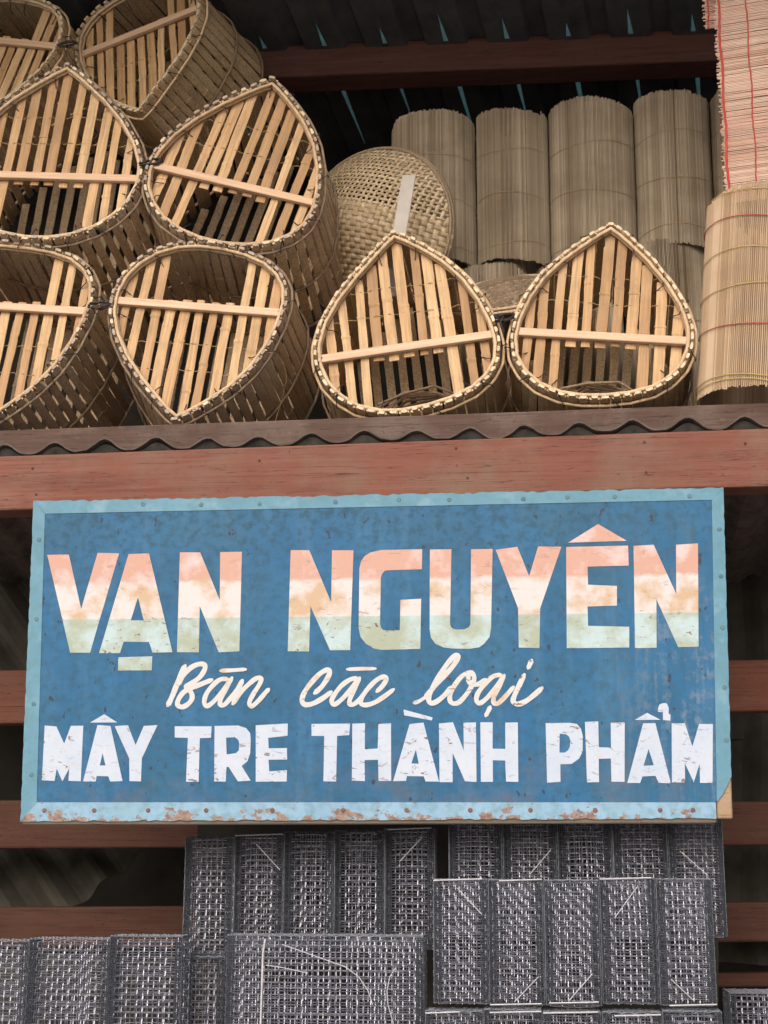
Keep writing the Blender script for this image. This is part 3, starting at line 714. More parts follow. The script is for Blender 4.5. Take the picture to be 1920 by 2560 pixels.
for si, (w, pts) in enumerate(STROKES):
    P = smooth(mm(pts)); N = len(P); w = w * 1.2 / 1000
    b = MB()
    z = 0.0024 + 0.0001 * (si % 7)
    for i, p in enumerate(P):
        t = (P[min(i + 1, N - 1)] - P[max(i - 1, 0)]).normalized()
        nrm = Vector((-t.y, t.x, 0))
        ww = w / 2 * (1.0 + 0.06 * math.sin(i * 0.9 + si))
        if i == 0 or i == N - 1: ww *= 0.62
        zz = z + 0.0012 * i / N
        b.v += [p + nrm * ww + Vector((0, 0, zz)), p - nrm * ww + Vector((0, 0, zz)), p - nrm * ww + Vector((0, 0, zz - .0003)), p + nrm * ww + Vector((0, 0, zz - .0003))]
    for i in range(N - 1):
        for k in range(4):
            b.f.append((4 * i + k, 4 * i + (k + 1) % 4, 4 * i + 4 + (k + 1) % 4, 4 * i + 4 + k))
    # rounded ends
    for i, sgn in ((0, -1), (N - 1, 1)):
        p = P[i]; t = (P[min(i + 1, N - 1)] - P[max(i - 1, 0)]).normalized() * sgn
        nrm = Vector((-t.y, t.x, 0)); k0 = len(b.v)
        zz = z + 0.0012 * i / N
        for a in range(7):
            an = math.pi * a / 6
            b.v.append(p + nrm * math.cos(an) * w * .31 + t * math.sin(an) * w * .31 + Vector((0, 0, zz - 0.00001)))
        b.f.append(tuple(range(k0, k0 + 7))[::-1])
    ob('letter_stroke', mesh('letter_stroke', b.v, b.f, M_script), sign)
# ------------------------------------------------------------------ heart-shaped bamboo fish traps
HALF = [(0, 0.5), (0.06, 0.465), (0.14, 0.40), (0.25, 0.30), (0.355, 0.18), (0.435, 0.05), (0.482, -0.08), (0.49, -0.19), (0.462, -0.295), (0.40, -0.38), (0.31, -0.445), (0.19, -0.485), (0.07, -0.5)]
def contour(n=96):
    pts = HALF + [(-x, z) for x, z in HALF[::-1] if x > 0]
    P = pts + [pts[0]]
    # arc-length resample
    seg = [math.dist(P[i], P[i + 1]) for i in range(len(P) - 1)]
    T = sum(seg); out = []
    for k in range(n):
        s = T * k / n; i = 0
        while s > seg[i]: s -= seg[i]; i += 1
        t = s / seg[i]
        out.append((lerp(P[i][0], P[i + 1][0], t), lerp(P[i][1], P[i + 1][1], t)))
    return out
BASE = contour(96)
CT = BASE
def offset(d, scale):
    out = []
    n = len(CT)
    d = -d
    for i in range(n):
        a, b_ = CT[i - 1], CT[(i + 1) % n]
        tx, tz = b_[0] - a[0], b_[1] - a[1]
        l = math.hypot(tx, tz); nx, nz = tz / l, -tx / l
        nx, nz = -nx, -nz
        out.append((CT[i][0] * scale - nx * d * -1 * -1, CT[i][1] * scale - nz * d * -1 * -1))
    return out
def xspan(x, d=0.0):
    """lowest and highest z of the heart outline at x (unit size)"""
    zs = []
    n = len(CT)
    for i in range(n):
        p, q = CT[i], CT[(i + 1) % n]
        if (p[0] - x) * (q[0] - x) <= 0 and p[0] != q[0]:
            zs.append(lerp(p[1], q[1], (x - p[0]) / (q[0] - p[0])))
    return (min(zs), max(zs)) if zs else (0, 0)

_slat_cache = {}
def slat_mesh(mat, w, th, L, name, var=0):
    """split bamboo lath along local z from 0 to L, a little bowed and not quite straight-edged"""
    key = (mat.name, round(w, 4), round(th, 4), round(L, 3), name, var)
    if key in _slat_cache: return _slat_cache[key]
    r_ = random.Random(int(L * 1000) * 7 + var * 131)
    n = 1 if L < .03 else 9
    ts = [i / n for i in range(n + 1)]; node = None
    if n > 1:
        node = r_.uniform(.25, .8); ts = sorted(ts + [node - .008 / L, node, node + .008 / L])
    m = MB(); n = len(ts) - 1; drift = 0.0; bow = r_.uniform(-.0035, .0035)
    for t in ts:
        z = L * t
        drift = drift * .6 + r_.uniform(-.0009, .0009) * (n > 1)
        ww = w / 2 * (1 + r_.uniform(-.06, .05) * (n > 1) + (0.10 if t == node else 0)); b = bow * math.sin(math.pi * t) + r_.uniform(-.0006, .0006) - (.0016 if t == node else 0)
        m.v += [Vector((-ww + drift, b, z)), Vector((-ww * .55 + drift, b - th * .25, z)), Vector((ww * .55 + drift, b - th * .25, z)), Vector((ww + drift, b, z)), Vector((ww + drift, b + th, z)), Vector((-ww + drift, b + th, z))]
    for i in range(n):
        for k in range(6):
            m.f.append((6 * i + k, 6 * i + (k + 1) % 6, 6 * i + 6 + (k + 1) % 6, 6 * i + 6 + k))
    m.f += [tuple(range(6))[::-1], tuple(range(6 * n, 6 * n + 6))]
    _slat_cache[key] = m.me(name, mat)
    return _slat_cache[key]

def make_trap(label, cx, cy, Y, width_px, rot, depth=0.5, yaw=0.0, pitch=0.0, aged=True, seed=0, zs=1.07, flare=3.8):
    global CT
    rr = random.Random(seed)
    k1, k2, k3, k4 = (rr.uniform(-1, 1) for _ in range(4))
    CT = [(x * (1 + 0.035 * k1 * math.cos(5 * z + k2)) + 0.025 * k2 * z + 0.008 * math.sin(9 * z + 6 * k3), z * zs * (1 + 0.03 * k4 * x) + 0.008 * math.sin(8 * x + 5 * k1)) for x, z in BASE]
    c = at(cx, cy, Y)
    size = (at(cx + width_px / 2, cy, Y) - at(cx - width_px / 2, cy, Y)).x
    mw = Matrix.Translation(c) @ Matrix.Rotation(R(yaw), 4, 'Z') @ Matrix.Rotation(R(pitch), 4, 'X') @ Matrix.Rotation(R(rot), 4, 'Y')
    root = thing('fish_trap', label, 'fish trap', mw, 'heart-shaped bamboo fish traps stacked on the shelf')
    n = len(CT)
    body_mat = M_bodyold if aged else M_body
    loop = lambda d, y: [Vector((x, y, z)) for x, z in offset(d, size)]
    # body slats run back from the mouth all round the outline
    NS = 52
    wsl = 0.0272
    for k in range(NS):
        i = int(k * n / NS + 0.5) % n
        fr_ = k * n / NS; i0 = int(fr_) % n; i1 = (i0 + 1) % n; t = fr_ - int(fr_)
        off0 = offset(0.0, size)
        x, z = lerp(off0[i0][0], off0[i1][0], t), lerp(off0[i0][1], off0[i1][1], t)
        a, b_ = CT[i0 - 1], CT[(i1 + 1) % n]
        tang = Vector((b_[0] - a[0], 0, b_[1] - a[1])).normalized()
        if k == 0: tang = Vector((1, 0, 0))
        out = Vector((0, 1, 0)).cross(tang).normalized()
        if out.dot(Vector((x, 0, z + 0.0))) < 0: out = -out
        L = depth + rr.choice((0.0, 0.008, 0.016))
        me = slat_mesh(body_mat, wsl + rr.choice((-.002, 0, .002)), 0.006, L, 'body_slat', k % 4)
        dirv = (Vector((0, 1, 0)) + out * math.tan(R(flare))).normalized(); xa = tang
        ya = dirv.cross(xa)
        if ya.dot(out) > 0: xa = -xa; ya = -ya
        p = Vector((x, -0.007 - rr.random() * 0.006, z)) 
        o = ob('body_slat', me, root, Matrix(((xa.x, ya.x, dirv.x, p.x), (xa.y, ya.y, dirv.y, p.y), (xa.z, ya.z, dirv.z, p.z), (0, 0, 0, 1))) @ Matrix.Rotation(R(rr.uniform(-.8, .8)), 4, 'Y'))
        if k % 1 == 0:
            e_ = slat_mesh(M_tip if not aged else (M_tipold if rr.random() < .8 else M_tip), 0.0175, 0.0064, 0.0145, 'slat_tip')
            ob('slat_tip', e_, o, Matrix.Translation((rr.uniform(-.0015, .0015), -0.0003, -0.0001)) @ Matrix.Rotation(R(rr.uniform(-5, 5)), 4, 'Y') @ Matrix.Diagonal((rr.uniform(.85, 1.25), 1, rr.uniform(.55, 1.15), 1)) @ Matrix.Translation((0, 0, -0.0143)))
    # hoops: pale pair inside the mouth, darker rods outside at the mouth, the middle and the back
    h = MB(); h.tube(loop(-0.0125, -0.008), 0.0058, 6, True); ob('inner_hoop', h.me('inner_hoop', M_hoop, True), root)
    h = MB(); h.tube(loop(-0.0145, 0.0045), 0.0056, 6, True); ob('inner_hoop', h.me('inner_hoop', M_hoop, True), root)
    for yy, rad in ((0.014, 0.0044), (depth * 0.5, 0.004), (depth - 0.03, 0.005)):
        h = MB(); h.tube(loop(0.0108 + max(0, yy) * math.tan(R(flare)), yy), rad, 6, True)
        ob('outer_hoop', h.me('outer_hoop', M_hoopold if (aged or yy > 0.1) else M_hoop, True), root)
    # face slats, the middle ones stopping just past the crossbar
    zbar = -0.145 * zs
    ncol = 11; pitch_x = 0.0805
    for k in range(ncol):
        u = (k - (ncol - 1) / 2) * pitch_x + rr.uniform(-.005, .005)
        if abs(u) > 0.47: continue
        lo, hi = xspan(u)
        lo, hi = lo * size + 0.012, hi * size - 0.012
        if abs(k - (ncol - 1) / 2) <= 2: lo = zbar * size - 0.026 + rr.uniform(-.006, .004)
        L = hi - lo
        me = slat_mesh(M_slat, 0.0288 + rr.choice((-.004, -.0015, .0015)), 0.005, L, 'face_slat', k)
        ob('face_slat', me, root, Matrix.Translation((u * size, 0.0135, lo)) @ Matrix.Rotation(R(rr.choice((-.6, .3, .7, -.2, 1.3, -1.1))), 4, 'Y'))
    lo = min(CT, key=lambda p: abs(p[1] - zbar) + (10 if p[0] > 0 else 0))[0] * size + 0.012
    hi = max(CT, key=lambda p: -abs(p[1] - zbar) - (10 if p[0] < 0 else 0))[0] * size - 0.012
    cb = MB()
    cb.box(lo, hi, -0.006, 0.0100, zbar * size - 0.012, zbar * size + 0.0125)
    bevel(ob('crossbar', cb.me('crossbar', M_cross), root), 0.0025, 2)
    # closing slats at the back
    for k in range(ncol):
        u = (k - (ncol - 1) / 2) * pitch_x
        if abs(u) > 0.47: continue
        lo_, hi_ = xspan(u)
        me = slat_mesh(body_mat, 0.027, 0.005, (hi_ - lo_) * size - 0.02, 'back_slat')
        ob('back_slat', me, root, Matrix.Translation((u * size, depth - 0.05, lo_ * size + 0.01)))
    # twine rows through the face slats
    for zt in (0.06, 0.22):
        xs_ = [p for p in CT]
        a = min(CT, key=lambda p: abs(p[1] - zt) + (10 if p[0] > 0 else 0))[0] * size
        b_ = -a
        m = MB(); pts = []
        for j in range(25):
            t = j / 24
            pts.append((lerp(a, b_, t), 0.0110 + (0.010 if j % 2 else -0.001), zt * size + 0.003 * math.sin(t * 9 + seed)))
        m.tube(pts, 0.0011, 4); ob('twine', m.me('twine', M_twine), root)
    # dark lashings round rim and slat
    oi, oo = offset(-0.024, size), offset(0.020, size)
    for k in range(12):
        i = (4 + k * 8 + rr.randint(-1, 1)) % n
        j = (i + rr.choice((2, 3, -2, 3))) % n
        A, B = oo[i], oi[j]
        m = MB()
        C_ = (B[0] * 0.9 - 0.0, B[1] * 0.9)
        mid = ((A[0] + B[0]) / 2, (A[1] + B[1]) / 2)
        m.tube([(A[0], 0.018, A[1]), (A[0], 0.006, A[1]), (mid[0], -0.0165, mid[1]), (B[0], -0.002, B[1]), (C_[0], 0.014, C_[1]), (C_[0] * .985, 0.03, C_[1] * .985)], 0.0016, 5)
        ob('lashing', m.me('lashing', M_tie), root)
    return root, size, c

T = {}
T['G'] = make_trap('pale trap with its point up, standing on the shelf in front of the grey lath', 873, 693, 0.20, 404, -6.8, 0.50, 0, -6, False, 11, flare=1.8)
T['H'] = make_trap('pale trap with its point up, beside the large pale rolled blind', 1303, 672, 0.20, 398, 6, 0.50, 0, -6, False, 12, flare=1.8)
T['F'] = make_trap('whole greyed trap standing on its point on the shelf, opening above its crossbar', 420, 718, 0.20, 392, 186.5, 0.52, 2, -7, True, 13)
T['E'] = make_trap('greyed trap on its point on the shelf, cut by the left edge', -3, 719, 0.21, 396, 185, 0.52, 3, -7, True, 14)
T['C'] = make_trap('greyed trap with its point straight up in the upper row, at the left edge', 115, 326, 0.27, 402, 4.2, 0.50, 2, -7, True, 15)
T['D'] = make_trap('greyed trap leaning right in the upper row, its point next to the roof purlin', 526, 347, 0.27, 392, 16.5, 0.50, 3, -7, True, 16)
T['B'] = make_trap('trap upside down at the top of the pile, its slatted side in view', 300, 108, 0.60, 312, 171, 0.40, -17, -7, False, 17)
T['A'] = make_trap('trap cut by the upper left corner, upside down with steeply slanted slats', -12, 128, 0.60, 292, 194, 0.40, -6, -7, False, 18)

def curve_in(root, name, pts, r, mat):
    """a strand given by points in the root's own space"""
    m = MB(); m.tube(pts, r, 5); return ob(name, m.me(name, mat), root)
# loose twine drooping from body slats
for key, pts in (('D', [(0.24, 0.03, -0.05), (0.262, 0.10, -0.12), (0.255, 0.18, -0.17), (0.225, 0.24, -0.22), (0.19, 0.27, -0.235)]),
                 ('F', [(-0.24, 0.10, -0.03), (-0.262, 0.16, 0.05), (-0.25, 0.2, 0.1), (-0.235, 0.22, 0.17), (-0.20, 0.25, 0.2)]),
                 ('B', [(-0.20, 0.08, 0.10), (-0.262, 0.2, 0.03), (-0.26, 0.26, -0.04), (-0.25, 0.3, -0.14)])):
    curve_in(T[key][0], 'loose_twine', pts, 0.0014, M_twine)
# dark binding wires that tie neighbours together
def tie(key, px, py, Y):
    p = at(px, py, Y); inv = T[key][0].matrix_basis.inverted()
    rr = random.Random(px)
    m = MB()
    for q in range(3):
        pts = [inv @ (p + Vector((0.034 * math.cos(a * 1.0 + q), rr.uniform(-.012, .004), 0.010 * math.sin(a + q * 1.3) + rr.uniform(-.004, .004)))) for a in [k * 0.7 for k in range(10)]]
        m.tube(pts, 0.0026, 5)
    m.tube([inv @ (p + Vector((0, -.004, 0))), inv @ (p + Vector((-.008, -.01, -.02))), inv @ (p + Vector((.002, -.006, -.05)))], 0.002, 5)
    ob('binding_wire', m.me('binding_wire', M_tie), T[key][0])
tie('G', 1087, 685, 0.19)
tie('F', 214, 660, 0.19)
tie('B', 146, 96, 0.55)
tie('D', 325, 352, 0.25)
# bent twig funnels lying inside the two pale traps
for key in ('G', 'H'):
    root, size, c = T[key]
    rr = random.Random(3)
    for k in range(6):
        y0 = 0.10 + 0.02 * k
        curve_in(root, 'twig', [(-0.10 + rr.uniform(-.02, .02), y0, -0.212 + rr.uniform(0, .01)), (-0.03, y0 + .02, -0.175 + rr.uniform(-.01, .02)), (0.06, y0 + .03, -0.165 + rr.uniform(-.015, .02)), (0.13, y0 + .05, -0.195 + rr.uniform(-.01, .01))], 0.0045, M_hoopold)

# ------------------------------------------------------------------ blinds of split bamboo
def tone_mesh(name, m, mat, tones):
    me = m.me(name, mat)
    return me
def sticks_mesh(name, specs, mat, w, th, seed):
    """specs: (p0, p1, across, out) per stick; square-ish sticks joined, each with a tone of its own"""
    rr = random.Random(seed); v, f, tn = [], [], []
    run = 0.5
    for p0, p1, ac, out in specs:
        ww = w * rr.uniform(0.8, 1.15) / 2
        b = len(v)
        for p in (p0, p1):
            v += [p - ac * ww, p + ac * ww, p + ac * ww * .5 + out * th, p - ac * ww * .5 + out * th]
        f += [(b, b + 1, b + 5, b + 4), (b + 1, b + 2, b + 6, b + 5), (b + 2, b + 3, b + 7, b + 6), (b + 3, b, b + 4, b + 7), (b + 3, b + 2, b + 1, b), (b + 4, b + 5, b + 6, b + 7)]
        run = min(1, max(0, run + rr.uniform(-.25, .25)))
        t = 0.55 * rr.random() + 0.45 * run
        tn += [t] * 8
    me = mesh(name, v, f, mat)
    a = me.attributes.new('tone', 'FLOAT', 'POINT')
    a.data.foreach_set('value', tn)
    return me
def roll(label, base, top, rad, turns, w, mat, cordmat, rings, group, seed, gap=1.12, cordr=0.0012, sq=1.0):
    """a blind rolled into an upright cylinder from base to top (axis ends)"""
    ax = (top - base); L = ax.length; ez = ax.normalized()
    ex = Vector((1, 0, 0)); ex = (ex - ez * ex.dot(ez)).normalized(); ey = ez.cross(ex)
    mw = Matrix(((ex.x, ey.x, ez.x, base.x), (ex.y, ey.y, ez.y, base.y), (ex.z, ey.z, ez.z, base.z), (0, 0, 0, 1)))
    root = thing('rolled_blind', label, 'blind', mw, group)
    rr = random.Random(seed); specs = []
    r = rad; a = rr.random() * 6
    end = a + turns * 2 * math.pi
    a0 = a
    while a < end:
        t = (a - a0) / (end - a0)
        r = rad * (1 - 0.035 * (a - a0) / (2 * math.pi))
        rw = r * (1 + 0.02 * math.sin(2 * a + seed) + 0.008 * math.sin(5 * a + seed))
        x, y = math.cos(a), math.sin(a) * sq
        o = Vector((x, y, 0)); tg = Vector((-y, x, 0)).normalized()
        j = rr.uniform(-.004, .004) + 0.012 * math.sin(1.3 * a + seed)
        specs.append((o * rw + Vector((0, 0, j)), o * rw + Vector((0, 0, L + j)), tg, o))
        a += w * gap / r
    ob('sticks', sticks_mesh('sticks', specs, mat, w, w * .6, seed), root, kind='stuff')
    for z, mt in rings:
        m = MB(); pts = []
        for k in range(48):
            an = 2 * math.pi * k / 48
            rw = (rad * (1 + 0.02 * math.sin(2 * an + seed) + 0.008 * math.sin(5 * an + seed))) + w * .5
            pts.append((math.cos(an) * rw, math.sin(an) * rw * sq, z * L + 0.006 * math.sin(an * 2 + z * 9 + seed)))
        m.tube(pts, cordr, 4, True)
        ob('cord', m.me('cord', mt), root)
    return root

YB = 0.95
def roll_px(label, xl, xr, ytop, ybot, Y, seed, group='rolled blinds standing in the back row'):
    cx = (xl + xr) / 2
    tp, bt = at(cx, ytop, Y), at((cx + 8 + (seed * 37 % 17) - 8), ybot + (seed * 53 % 20) - 10, Y)
    rad = (at(xr, ytop, Y) - at(xl, ytop, Y)).x / 2
    top = Vector((tp.x, Y + rad * 0.2, tp.z)); base = Vector((bt.x, Y + rad * 0.2, bt.z))
    return roll(label, base, top, rad * 0.972, 1.6, 0.0042, M_stickold, M_twine, [(0.1, M_twine), (0.42, M_twine), (0.72, M_twine)], group, seed, 1.08, 0.0008)
roll_px('aged rolled blind at the left end of the back row, behind the woven basket', 843, 1026, 275, 588, YB, 1)
roll_px('slim aged rolled blind, second from the left in the back row', 1026, 1181, 258, 582, YB, 2)
roll_px('wide aged rolled blind in the middle of the back row, above the right pale trap', 1182, 1370, 246, 575, YB, 3)
roll_px('aged rolled blind in the back row, fully in view nearest the hanging blind', 1366, 1536, 224, 545, YB, 4)
roll_px('aged rolled blind half hidden behind the edge of the hanging blind', 1530, 1690, 205, 530, YB, 5)
# lower tier they stand on
G2 = 'rolled blinds in the lower tier of the back row'
for xl, xr, yt, yb, s, lb in ((1345, 1535, 552, 800, 21, 'dim rolled blind of the lower tier, beside the large front roll'),
                              (1150, 1342, 585, 810, 22, 'dim rolled blind of the lower tier, behind the right pale trap'),
                              (950, 1148, 600, 820, 23, 'dim rolled blind of the lower tier, behind the brown woven tray')):
    cx = (xl + xr) / 2; Y = YB + 0.02
    rad = (at(xr, yt, Y) - at(xl, yt, Y)).x / 2
    t_ = at(cx, yt, Y); t_.y += .02
    b_ = Vector((t_.x + .01, t_.y, shelf_z(t_.x) - 0.155 * (t_.y - 0.19)))
    roll(lb, b_, t_, rad * .97, 1.5, 0.0045, M_stickold, M_twine, [(0.2, M_twine), (0.7, M_twine)], G2, s, 1.1)

# big pale roll standing at the right front
Yr = 0.24
bt, tp = at(1634, 868, Yr), at(1652, 452, Yr)
rad = (at(1634, 868, Yr) - at(1504, 868, Yr)).x
roll('large pale rolled blind with red and yellow cords standing at the right edge', bt, tp, rad, 2.2, 0.0040, M_stick, M_yel,
     [(0.012, M_yel), (0.035, M_yel), (0.30, M_red), (0.49, M_yel), (0.67, M_yel), (0.84, M_red), (0.985, M_yel)], None, 31, 1.32, 0.0014)
# ------------------------------------------------------------------ hanging blinds
def hanging_blind(label, p_top, p_bot, ydir, width, pitch, w, cords, seed, group=None, mat=None):
    """flat blind of horizontal sticks from p_top down to p_bot (its left edge), sticks along ydir"""
    dn = p_bot - p_top; L = dn.length
    ex = ydir.normalized(); ez = -(dn.normalized()); ez = (ez - ex * ez.dot(ex)).normalized(); ey = ez.cross(ex)
    mw = Matrix(((ex.x, ey.x, ez.x, p_top.x), (ex.y, ey.y, ez.y, p_top.y), (ex.z, ey.z, ez.z, p_top.z), (0, 0, 0, 1)))
    root = thing('hanging_blind', label, 'blind', mw, group)
    rr = random.Random(seed); specs = []
    z = 0.0
    while z < L:
        j = rr.uniform(-.006, .006); tl = rr.uniform(-.004, .004)
        b = 0.006 * math.sin(z * 14) 
        specs.append((Vector((j, b, -z)), Vector((width + j, b + rr.uniform(-.004, .004), -z + tl)), Vector((0, 0, 1)), Vector((0, -1, 0))))
        z += pitch * rr.choice((0.9, 1, 1, 1.05, 1.1, 1.35))
    ob('sticks', sticks_mesh('sticks', specs, mat or M_stickpink, w, w * .6, seed), root, kind='stuff')
    for x in cords:
        m = MB(); pts = []
        n = int(L / 0.02)
        for k in range(n + 1):
            zz = L * k / n
            pts.append((x + 0.002 * math.sin(zz * 31 + x * 50) + 0.0012 * (k % 2), -0.0045 + 0.006 * math.sin(zz * 14), -zz))
        m.tube(pts, 0.0022, 5); ob('cord', m.me('cord', M_red), root)
    return root
YH = 0.34
top, bot = at(1536, -120, YH), at(1573, 442, YH)
hanging_blind('pinkish blind of thin sticks with red cords hanging at the upper right', top, bot, Vector((math.cos(R(11)), -math.sin(R(11)), 0.0)), 0.62, 0.0046, 0.0043, (0.010, 0.013, 0.094, 0.30, 0.5), 41)
top, bot = at(1512, -120, YH + 0.06), at(1516, 66, YH + 0.06)
hanging_blind('short end of a second pale blind peeping out behind the hanging one', top, bot, Vector((math.cos(R(9)), -math.sin(R(9)), 0.0)), 0.4, 0.0055, 0.0042, (0.012, 0.3), 42)

# ------------------------------------------------------------------ woven basket, tray and lath
def woven(name, label, cat, center, normal, rad, depth, pitch, wfrac, mat, rimmat, seed, hole=None, roll_=0.0, power=2.0):
    """dish whose convex side looks along normal; warp and weft strips go over and under one another"""
    nz = normal.normalized(); ex = Vector((1, 0, 0)); ex = (ex - nz * ex.dot(nz)).normalized(); ey = nz.cross(ex)
    mw = Matrix(((ex.x, ey.x, nz.x, center.x), (ex.y, ey.y, nz.y, center.y), (ex.z, ey.z, nz.z, center.z), (0, 0, 0, 1))) @ Matrix.Rotation(roll_, 4, 'Z')
    root = thing(name, label, cat, mw)
    rr = random.Random(seed)
    def S_(x, y):
        r = min(1.0, math.hypot(x, y) / rad)
        return Vector((x, y, depth * (1 - r ** power)))
    n = int(rad / pitch)
    amp = 0.0022
    for d in (0, 1):
        for i in range(-n, n + 1):
            a = i * pitch + rr.uniform(-.0006, .0006)
            half = math.sqrt(max(0, rad * rad - a * a))
            if half < pitch: continue
            k0, k1 = -int(half / pitch), int(half / pitch)
            m = MB(); ss = []
            for k in range(k0 * 2, k1 * 2 + 1): ss.append(k / 2)
            ww = pitch * wfrac / 2 * rr.uniform(.92, 1.06)
            if hole:
                pass
            for s in ss:
                up_ = amp * math.cos(math.pi * (s + i + d))
                xx0, yy0 = (s * pitch, a) if d == 0 else (a, s * pitch)
                wk = ww * (0.56 if hole and yy0 > hole * rad else 1.0)
                for q in (-wk, wk):
                    x, y = (s * pitch, a + q) if d == 0 else (a + q, s * pitch)
                    p = S_(x, y); m.v.append(p + Vector((x / rad * .5, y / rad * .5, 1)).normalized() * up_)
            for j in range(len(ss) - 1):
                m.f.append((2 * j, 2 * j + 1, 2 * j + 3, 2 * j + 2))
            o = ob('weave_strip', mesh('weave_strip', m.v, m.f, mat, True), root)
            sm = o.modifiers.new('thickness', 'SOLIDIFY'); sm.thickness = 0.0014; sm.offset = 0
    for rr_, zz, th in ((rad, 0.0, 0.006), (rad * .985, 0.012, 0.005)):
        m = MB(); m.tube([(math.cos(2 * math.pi * k / 64) * rr_, math.sin(2 * math.pi * k / 64) * rr_, zz) for k in range(64)], th, 6, True)
        ob('rim', m.me('rim', rimmat, True), root)
    return root
c = at(798, 472, 0.66)
woven('woven_basket', 'pale woven bamboo basket, open holes near its top, rounded side outward behind the traps', 'basket', c + Vector((0, 0.13, 0)), Vector((-0.42, -1, -0.12)), 0.30, 0.23, 0.0165, 0.95, M_weave, M_weaveold, 51, hole=0.2, roll_=R(-14), power=1.7)
c = at(1095, 640, 0.62)
woven('woven_tray', 'brown woven tray lying between the two pale traps below the rolled blinds', 'tray', c, Vector((-0.1, -0.55, 0.75)), 0.20, 0.05, 0.014, 0.86, M_weaveold, M_bodyold, 52, roll_=R(20))
p0, p1 = at(884, 378, 0.46), at(840, 640, 0.36)
dirn = (p0 - p1).normalized(); ac = Vector((1, 0.15, 0)); ac = (ac - dirn * ac.dot(dirn)).normalized(); nn = dirn.cross(ac)
m = MB()
w, t = 0.0215, 0.006
c8 = []
for o_ in (-t, t):
    c8 += [p1 - ac * w + nn * o_, p1 + ac * w + nn * o_, p0 + ac * w + nn * o_, p0 - ac * w + nn * o_ + dirn * -0.006]
m.quadbox(c8)
lp = ob('wooden_lath', m.me('wooden_lath', M_lath))
bevel(lp, 0.002, 1)
lp['label'] = 'grey weathered lath leaning on the woven basket behind the left pale trap'; lp['category'] = 'lath'

# ------------------------------------------------------------------ stacked wire mesh cages
def mesh_panel(m, o, u, v, lu, lv, n, pitch, r, rr, wob=0.0012):
    """crimped woven wire over the rectangle o + u*lu + v*lv with normal n"""
    nu, nv = max(2, int(lu / pitch + .5)), max(2, int(lv / pitch + .5))
    for a_, b_, la, lb, na, nb, par in ((u, v, lu, lv, nu, nv, 0), (v, u, lv, lu, nv, nu, 1)):
        for i in range(nb + 1):
            off = lb * i / nb
            jit = rr.uniform(-.3, .3) * pitch
            k0 = len(m.v)
            steps = na * 2
            for s in range(steps + 1):
                tt = s / steps
                c_ = math.cos(math.pi * (s / 2 + i + par)) * r * 1.5
                jj = jit * math.sin(math.pi * tt)
                p = o + a_ * (la * tt) + b_ * (off + jj) + n * c_
                m.v += [p + n * r, p - n * r * .5 + b_ * r * .87, p - n * r * .5 - b_ * r * .87]
            for s in range(steps):
                for k in range(3):
                    m.f.append((k0 + 3 * s + k, k0 + 3 * s + (k + 1) % 3, k0 + 3 * s + 3 + (k + 1) % 3, k0 + 3 * s + 3 + k))
_cage = {}
def cage_parts(w, d, h, seed, pitch=0.0146, r=0.0012):
    key = (round(w, 3), round(d, 3), round(h, 3), seed)
    if key in _cage: return _cage[key]
    rr = random.Random(seed)
    X, Yv, Z = Vector((1, 0, 0)), Vector((0, 1, 0)), Vector((0, 0, 1))
    out = {}
    def pan(name, *args):
        m = MB(); mesh_panel(m, *args, pitch, r, rr); out[name] = m
    pan('front_mesh', Vector((0, 0, 0)), X, Z, w, h, -Yv)
    pan('back_mesh', Vector((0.003, d, 0.002)), X, Z, w - .006, h - .004, Yv)
    pan('inner_mesh', Vector((0.0085, d * .36, -0.005)), X, Z, w - .015, h - .004, Yv)
    pan('side_mesh', Vector((0, 0, 0)), Yv, Z, d, h, -X)
    pan('side_mesh.r', Vector((w, 0, 0)), Yv, Z, d, h, X)
    pan('top_mesh', Vector((0, 0, h)), X, Yv, w, d, Z)
    pan('bottom_mesh', Vector((0, 0, 0)), X, Yv, w, d, -Z)
    out = {k: mesh(k.split('.')[0], v.v, v.f, M_galvdark if k[:3] in ('top', 'bot', 'sid') else M_galv) for k, v in out.items()}  # top, bottom and side wires darkened in colour to take down sky glare
    for nm, pts in (('edge_wire', None),):
        m = MB()
        for y in (0, d):
            m.tube([(0, y, 0), (w, y, 0), (w, y, h), (0, y, h)], 0.0021, 5, True)
        for x in (0, w):
            for z in (0, h): m.tube([(x, 0, z), (x, d, z)], 0.0021, 5)
        out['edge_wire'] = m.me('edge_wire', M_galvdark)
    m = MB()
    for x in (0.004, w - 0.017):
        m.box(x, x + 0.013, -0.0045, -0.0030, 0.004, h - 0.004)
    out['edge_band'] = m
    _cage[key] = out
    return out
